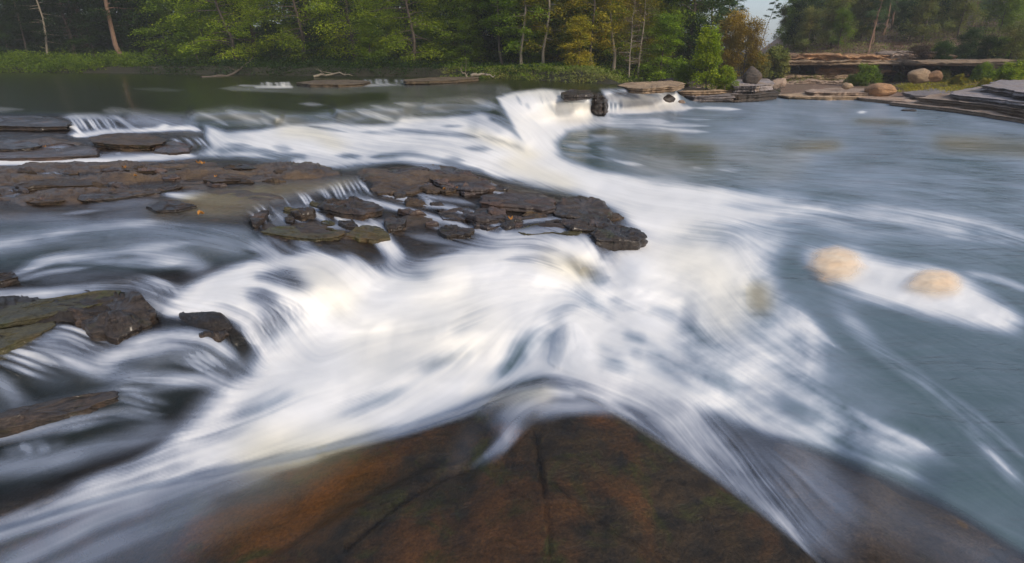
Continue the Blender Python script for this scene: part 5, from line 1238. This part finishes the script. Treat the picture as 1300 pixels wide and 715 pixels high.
wood(8, 230, 600, 43, 49, ['beech_b', 'beech'], ['leaf_dark', 'leaf_green'], .85, 1.1, ('shaded', 'tree'), 'shaded trees behind the bright ones')
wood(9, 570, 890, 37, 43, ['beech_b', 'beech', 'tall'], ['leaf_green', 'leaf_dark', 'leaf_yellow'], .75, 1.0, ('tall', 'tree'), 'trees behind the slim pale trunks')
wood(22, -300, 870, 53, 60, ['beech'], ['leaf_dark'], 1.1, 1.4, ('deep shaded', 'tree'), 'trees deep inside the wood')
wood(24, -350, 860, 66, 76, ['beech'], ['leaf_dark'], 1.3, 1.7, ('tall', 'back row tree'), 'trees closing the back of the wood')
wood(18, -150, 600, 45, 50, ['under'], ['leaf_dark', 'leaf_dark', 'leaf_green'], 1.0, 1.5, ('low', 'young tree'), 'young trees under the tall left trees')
wood(10, 575, 880, 36, 39, ['beech', 'beech_b'], ['leaf_green', 'leaf_yellow', 'leaf_green'], .5, .68, ('leafy', 'tree with low boughs'), 'low boughed trees behind the slim trunks')
wood(14, 560, 880, 36, 42, ['under'], ['leaf_dark', 'leaf_green', 'leaf_yellow'], .8, 1.2, ('low', 'bankside tree'), 'young trees between the slim trunks')
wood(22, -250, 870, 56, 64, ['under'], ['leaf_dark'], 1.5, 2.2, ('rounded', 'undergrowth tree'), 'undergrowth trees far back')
# hillside on the right
def hill(n, px0, px1, y0, y1, keys, mats, s0, s1, label, group):
    for i in range(n):
        px = px0+(px1-px0)*(i+rs.uniform(.1, .9))/n
        k = rs.choice(keys)
        mt = 'leaf_pine' if k.startswith('pine') and rs.random() < .7 else rs.choice(mats)
        plant(k, px, rs.uniform(y0, y1), rs.uniform(s0, s1), f'{label[0]} {SHADE[mt]} {"pine" if k.startswith("pine") else "bushy tree"} {label[1]}, {spot_words(px, HWHERE)}', 'tree', group, mat=mt, rot=rs.uniform(0, 6.28), name='pine_tree' if k.startswith('pine') else 'broadleaf_tree')
hill(17, 1000, 1340, 48, 55, ['oak', 'pine', 'oak'], ['leaf_olive', 'leaf_green', 'leaf_dark'], .42, .62, ('small', 'over the cliff'), 'trees just above the cliff')
hill(24, 1000, 1400, 55, 62, ['oak', 'pine', 'pine_b'], ['leaf_olive', 'leaf_green'], .6, .85, ('hazy', 'on the lower slope'), 'trees of the lower slope')
hill(23, 1018, 1450, 64, 76, ['pine', 'oak', 'pine_b'], ['leaf_olive', 'leaf_green', 'leaf_dark'], .7, .95, ('hazy', 'halfway up the slope'), 'trees halfway up the hillside')
hill(17, 1022, 1500, 78, 96, ['pine', 'oak'], ['leaf_green', 'leaf_pine'], .8, 1.1, ('faint', 'high on the slope'), 'trees high on the hillside')
plant('pine_b', 1100, 46, .62, 'pine with a bare pale trunk standing above the pale outcrop', mat='leaf_pine')
plant('oak', 1190, 41.5, .34, 'rounded olive green tree on the lip of the weathered overhang', mat='leaf_green', wide=1.3)
plant('shrub', 1107, 37.5, .9, 'round green bush behind the big orange and grey boulder', 'shrub', mat='leaf_green')
plant('shrub', 1088, 38, .5, 'small green bush left of the round one', 'shrub', mat='leaf_green')
plant('shrub', 1290, 31, .8, 'green bush on the weathered bed at the right edge', 'shrub', mat='leaf_bright')
plant('shrub', 1255, 34, .7, 'green bush hanging under the weathered bed', 'shrub', mat='leaf_green')
for px, Y, s, m_, lab in ((1150, 40.5, .5, 'leaf_olive', 'dull shrub in the pale outcrop'), (1060, 43, .55, 'leaf_dry', 'brown shrub above the left of the overhang'), (1030, 44, .55, 'leaf_olive', 'dull shrub above the pale upright outcrop'), (1090, 43, .5, 'leaf_dry', 'brownish shrub above the middle of the overhang'), (1225, 33, .45, 'leaf_yellow', 'low yellow shrub on the sloping grey rock'), (1262, 29.5, .4, 'leaf_yellow', 'low yellow shrub nearer the right edge'), (1290, 27, .35, 'leaf_gold', 'lowest yellowed shrub by the right edge'), (1205, 36, .5, 'leaf_olive', 'olive shrub below the weathered bed')):
    plant('shrub', px, Y, s, lab, 'shrub', mat=m_)

plant('oak', 993, 58, .55, 'small hazy olive tree beside the sky gap on the hill edge', mat='leaf_olive')
plant('oak', 1006, 54, .5, 'small green tree right of the sky gap on the hill edge', mat='leaf_green')
plant('pine', 1000, 66, .62, 'hazy pine rising right of the sky gap', mat='leaf_pine')
plant('pine', 1022, 60, .7, 'taller hazy pine right of the sky gap', mat='leaf_pine')
rq = random.Random(9)
for i in range(18):
    px = 1165+i*10+rq.uniform(-4, 4)
    mt = rq.choice(['leaf_olive', 'leaf_green', 'leaf_dry', 'leaf_dark'])
    k = 'oak' if i % 3 == 0 else 'shrub'
    plant(k, px, rq.uniform(37.5, 43)-(px-1165)*.018, rq.uniform(.7, 1.1) if k == 'shrub' else rq.uniform(.32, .45),
          f"{'stunted ' if k == 'oak' else ''}{ {'leaf_olive': 'olive', 'leaf_green': 'green', 'leaf_dry': 'brownish', 'leaf_dark': 'dark green'}[mt]} {'tree' if k == 'oak' else 'shrub'} on the slope {'over the pale broken outcrop' if px < 1205 else 'over the weathered bed' if px < 1265 else 'by the right edge'}",
          'tree' if k == 'oak' else 'shrub', 'growth on the slope at the right', mat=mt)

# ------------------------------------------------------------------ weeds and grass along the banks
def weeds(name, px0, px1, y0, y1, n, hgt, leaf, mat, fn, seed, up=.8):
    rr = np.random.default_rng(seed)
    k = n//26
    px = rr.uniform(px0, px1, k); Y = y0+(y1-y0)*rr.random(k)**1.2
    Y = Y*1.165
    X = (px-PW/2)/FOC*Y*_cp
    z = fn(X[None], Y[None])[0]
    clump = fbm(X*.8, Y*.8, octv=3, seed=seed)
    hh = hgt*np.clip(.35+1.5*(clump-.25), .2, 1.4)
    ok = z > (-.05 if fn is left_height and px1 < 600 else -.45 if fn is left_height else -.8)
    X, Y, z, hh = X[ok], Y[ok], z[ok], hh[ok]
    m = 26
    off = rr.normal(size=(len(X), m, 3))*np.array([.28, .28, 0]); f = rr.random((len(X), m))
    c = np.stack([X[:, None]+off[..., 0]*(.5+f), Y[:, None]+off[..., 1]*(.5+f), z[:, None]+hh[:, None]*f], -1).reshape(-1, 3)
    d = np.tile(np.array([0, 0, up]), (len(c), 1))
    tone = np.clip(np.repeat(rr.random(len(X))*.6, m)+rr.random(len(c))*.4, 0, 1)
    v, fa, t = leaves(c, d, tone, leaf[0], leaf[1], rr, .15, 0)
    o = bpy.data.objects.new(name, leaf_mesh(name, v, fa, t, M[mat])); C.objects.link(o)
    return tag(o, kind='stuff')
weeds('bank_weeds', -120, 190, 40.5, 44.5, 30000, 1.15, (.17, .08), 'leaf_green', left_height, 71)
weeds('bank_weeds', 170, 560, 33, 44, 26000, .7, (.14, .07), 'leaf_dark', left_height, 72)
weeds('bank_grass', 560, 850, 26, 33, 26000, .2, (.15, .045), 'leaf_olive', left_height, 73)
weeds('bank_weeds', 570, 900, 28.5, 36, 20000, .3, (.13, .07), 'leaf_green', left_height, 74)
weeds('bank_weeds', 570, 880, 30, 36, 9000, .45, (.14, .08), 'leaf_dark', left_height, 78)
weeds('hillside_scrub', 990, 1330, 41, 56, 22000, .45, (.14, .06), 'leaf_dry', right_height, 75)
weeds('hillside_scrub', 1000, 1330, 40, 62, 20000, .6, (.14, .07), 'leaf_olive', right_height, 76)
weeds('bank_grass', 1150, 1330, 27, 37, 12000, .25, (.14, .04), 'leaf_yellow', right_height, 77)

# ------------------------------------------------------------------ driftwood, fallen leaves, froth
def branch(label, pts, r, mat='bark', cat='driftwood'):
    P_ = [Vector((at(a, b*1.165), b*1.165, c)) for a, b, c in pts]          # column, distance, height
    t = np.linspace(0, 1, 10); k = np.linspace(0, 1, len(P_))
    path = np.stack([np.interp(t, k, [p[j] for p in P_]) for j in range(3)], -1)
    path[1:-1] += RNG.normal(0, r*.5, (8, 3))
    V_, F_ = tube(path, [r*(1-.75*s) for s in t], 8)
    tw = [(V_, F_)]
    for s in (3, 5, 7):
        d = RNG.normal(size=3); d[2] = abs(d[2])
        tw.append(tube([path[s], path[s]+d*r*3, path[s]+d*r*6+np.array([0, 0, r])], [r*.35, r*.2, r*.06], 5))
    v, f = join(tw)
    o = mesh_obj('driftwood_branch', v, f, M[mat]); recenter(o)
    return tag(o, label, cat)
branch('long bare branch dipping into the calm water below the leaning green tree', [(250, 32, .05), (285, 34, .12), (305, 37, .5), (322, 39, 1.3)], .11)
branch('fallen grey trunk at the water left of the far ledge', [(395, 31.5, .15), (420, 32, .3), (445, 31.5, .2)], .08, 'bark_pale')
branch('twisted driftwood stump on the far end of the tan slab', [(592, 27.5, .2), (591, 27.5, .38), (587, 27.4, .5), (584, 27.4, .75)], .06, 'bark_pale')
branch('grey drift log lying behind the end of the tan slab', [(598, 29, .3), (612, 29.2, .36), (628, 29.2, .3)], .10, 'bark_pale')

LF = {}
def fallen_leaf(px, py, size, mat, label, group=None):
    n = 9
    th = np.linspace(0, 2*math.pi, n, endpoint=False)
    size = size*.75
    rad = size*(.55+.45*np.abs(np.cos(th*2.5)))
    c = P3(px, py, bed_height(px, py)+.075)
    a = random.uniform(0, 6)
    v = [(0, 0, .012)]+[(math.cos(q+a)*s, math.sin(q+a)*s, .03*math.sin(q*2)*size/.05+.02) for q, s in zip(th, rad)]
    v += [(x, y, z-.004) for x, y, z in v]
    f = []
    for k in range(n):
        p, q = 1+k, 1+(k+1) % n
        f += [(0, p, q), (n+1, n+1+q, n+1+p), (p, n+1+p, n+1+q, q)]
    o = mesh_obj('fallen_leaf', v, f, M[mat], smooth=False); o.location = c
    return tag(o, label, 'leaf', group)
M['leaf_orange'] = leaf_mat('orange_fallen_leaf', (.42, .20, .05), (.50, .28, .07), (.40, .18, .05))
for px, py, s, lab in ((252, 207, .055, 'yellow orange fallen leaf beside its pair on the shelf'), (258, 208, .045, 'smaller of the paired fallen leaves on the shelf'), (158, 213, .045, 'orange fallen leaf on the shelf below the upper white rill'), (57, 187, .035, 'tiny yellow leaf on the wet violet rock at the left'), (255, 272, .05, 'orange fallen leaf at the front edge of the shelf'), (172, 224, .03, 'tiny pale leaf in the middle of the shelf'), (564, 241, .035, 'small pale leaf on the brown heaped rocks'), (580, 239, .03, 'tiny tan leaf right of the small pale one'), (648, 278, .045, 'tan leaf on the dark flat rock of the heap'), (274, 225, .03, 'small orange leaf on the dark lipped ledge')):
    fallen_leaf(px, py, s, 'leaf_orange', lab)

def froth_material():
    m, n, l, out = new_mat('tan_froth')
    pos = n.new('ShaderNodeNewGeometry').outputs['Position']
    mp = n.new('ShaderNodeMapping'); mp.inputs['Rotation'].default_value = (0, 0, .5); mp.inputs['Scale'].default_value = (4, 6, 4); l.new(pos, mp.inputs['Vector'])
    t = noise(n, l, 0.9, 3, .5, mp.outputs[0])
    a = n.new('ShaderNodeAttribute'); a.attribute_name = 'froth_edge'
    p = n.new('ShaderNodeBsdfPrincipled'); p.inputs['Roughness'].default_value = .9; p.inputs['Specular IOR Level'].default_value = .1
    l.new(cmix(n, l, ramp_out(n, l, t.outputs[0], ((.3, 0.0), (.7, 1.0))), (.80, .58, .38), (.84, .68, .50)), p.inputs['Base Color'])
    tr = n.new('ShaderNodeBsdfTransparent')
    mx = n.new('ShaderNodeMixShader'); l.new(a.outputs['Fac'], mx.inputs[0]); l.new(tr.outputs[0], mx.inputs[1]); l.new(p.outputs[0], mx.inputs[2])
    l.new(mx.outputs[0], out.inputs['Surface'])
    return m
M['froth'] = froth_material()
def froth(px, py, wpx, hpx, label, seed):
    z0 = bed_height(px, py)+.02
    c = P3(px, py, z0)
    a0, a1 = P3(px-wpx/2, py, z0), P3(px+wpx/2, py, z0)
    b0, b1 = P3(px, py+hpx/2, z0), P3(px, py-hpx/2, z0)
    rx, ry = (a1-a0).length/2, (b1-b0).length/2
    nu, nr = 72, 26
    V_, E_ = [], []
    rot = 0.0
    for k in range(nr+1):
        f = (k+.001)/nr
        for u in range(nu):
            th = 2*math.pi*u/nu
            w = 1+.16*(float(vnoise(np.array([math.cos(th)*2.6+seed]), np.array([math.sin(th)*2.6]))[0])-.5)
            o_ = (a1-a0)*.5*math.cos(th)*f*w+(b1-b0)*.5*math.sin(th)*f*w
            x, y = o_.x, o_.y
            s = float(fbm(np.array([x*7+seed]), np.array([y*7]), octv=3, seed=3)[0])
            z = .055*(1-f*f)+(s-.5)*.03*(1-f*f)
            V_.append((c.x+x, c.y+y, c.z+z))
            e = 1-min(1, max(0, (f+(s-.5)*.3-.3)/.65)); E_.append(.8*e*e*(3-2*e))
    o = mesh_obj('foam_clump', V_, grid_faces(nr+1, nu), M['froth'])
    F_ = grid_faces(nr+1, nu)
    close = [[k*nu+nu-1, (k+1)*nu+nu-1, (k+1)*nu, k*nu] for k in range(nr)]
    bpy.data.objects.remove(o)
    o = mesh_obj('foam_clump', V_, np.concatenate([F_, np.array(close)])[:, ::-1], M['froth'])
    a = o.data.attributes.new('froth_edge', 'FLOAT', 'POINT'); a.data.foreach_set('value', np.array(E_, np.float32))
    recenter(o)
    return tag(o, label, 'foam')
froth(1061, 335, 92, 58, 'larger oval clump of tan froth at the head of the drifting foam', 1)
froth(1186, 360, 94, 46, 'smaller flatter clump of tan froth further right on the drifting foam', 5)

# ------------------------------------------------------------------ thin autumn haze over the river
def haze():
    x0, x1, y0, y1, z0, z1 = -195, 175, -65, 175, -3.3, 58
    v = [(x, y, z) for z in (z0, z1) for y in (y0, y1) for x in (x0, x1)]
    f = [(0, 2, 3, 1), (4, 5, 7, 6), (0, 1, 5, 4), (2, 6, 7, 3), (0, 4, 6, 2), (1, 3, 7, 5)]
    m, n, l, out = new_mat('haze_air')
    p = n.new('ShaderNodeVolumePrincipled'); p.inputs['Color'].default_value = (.86, .90, .97, 1); p.inputs['Density'].default_value = HAZE
    l.new(p.outputs[0], out.inputs['Volume'])
    return tag(mesh_obj('haze', v, f, m, smooth=False), kind='stuff')
HAZE = 0.0009
haze()
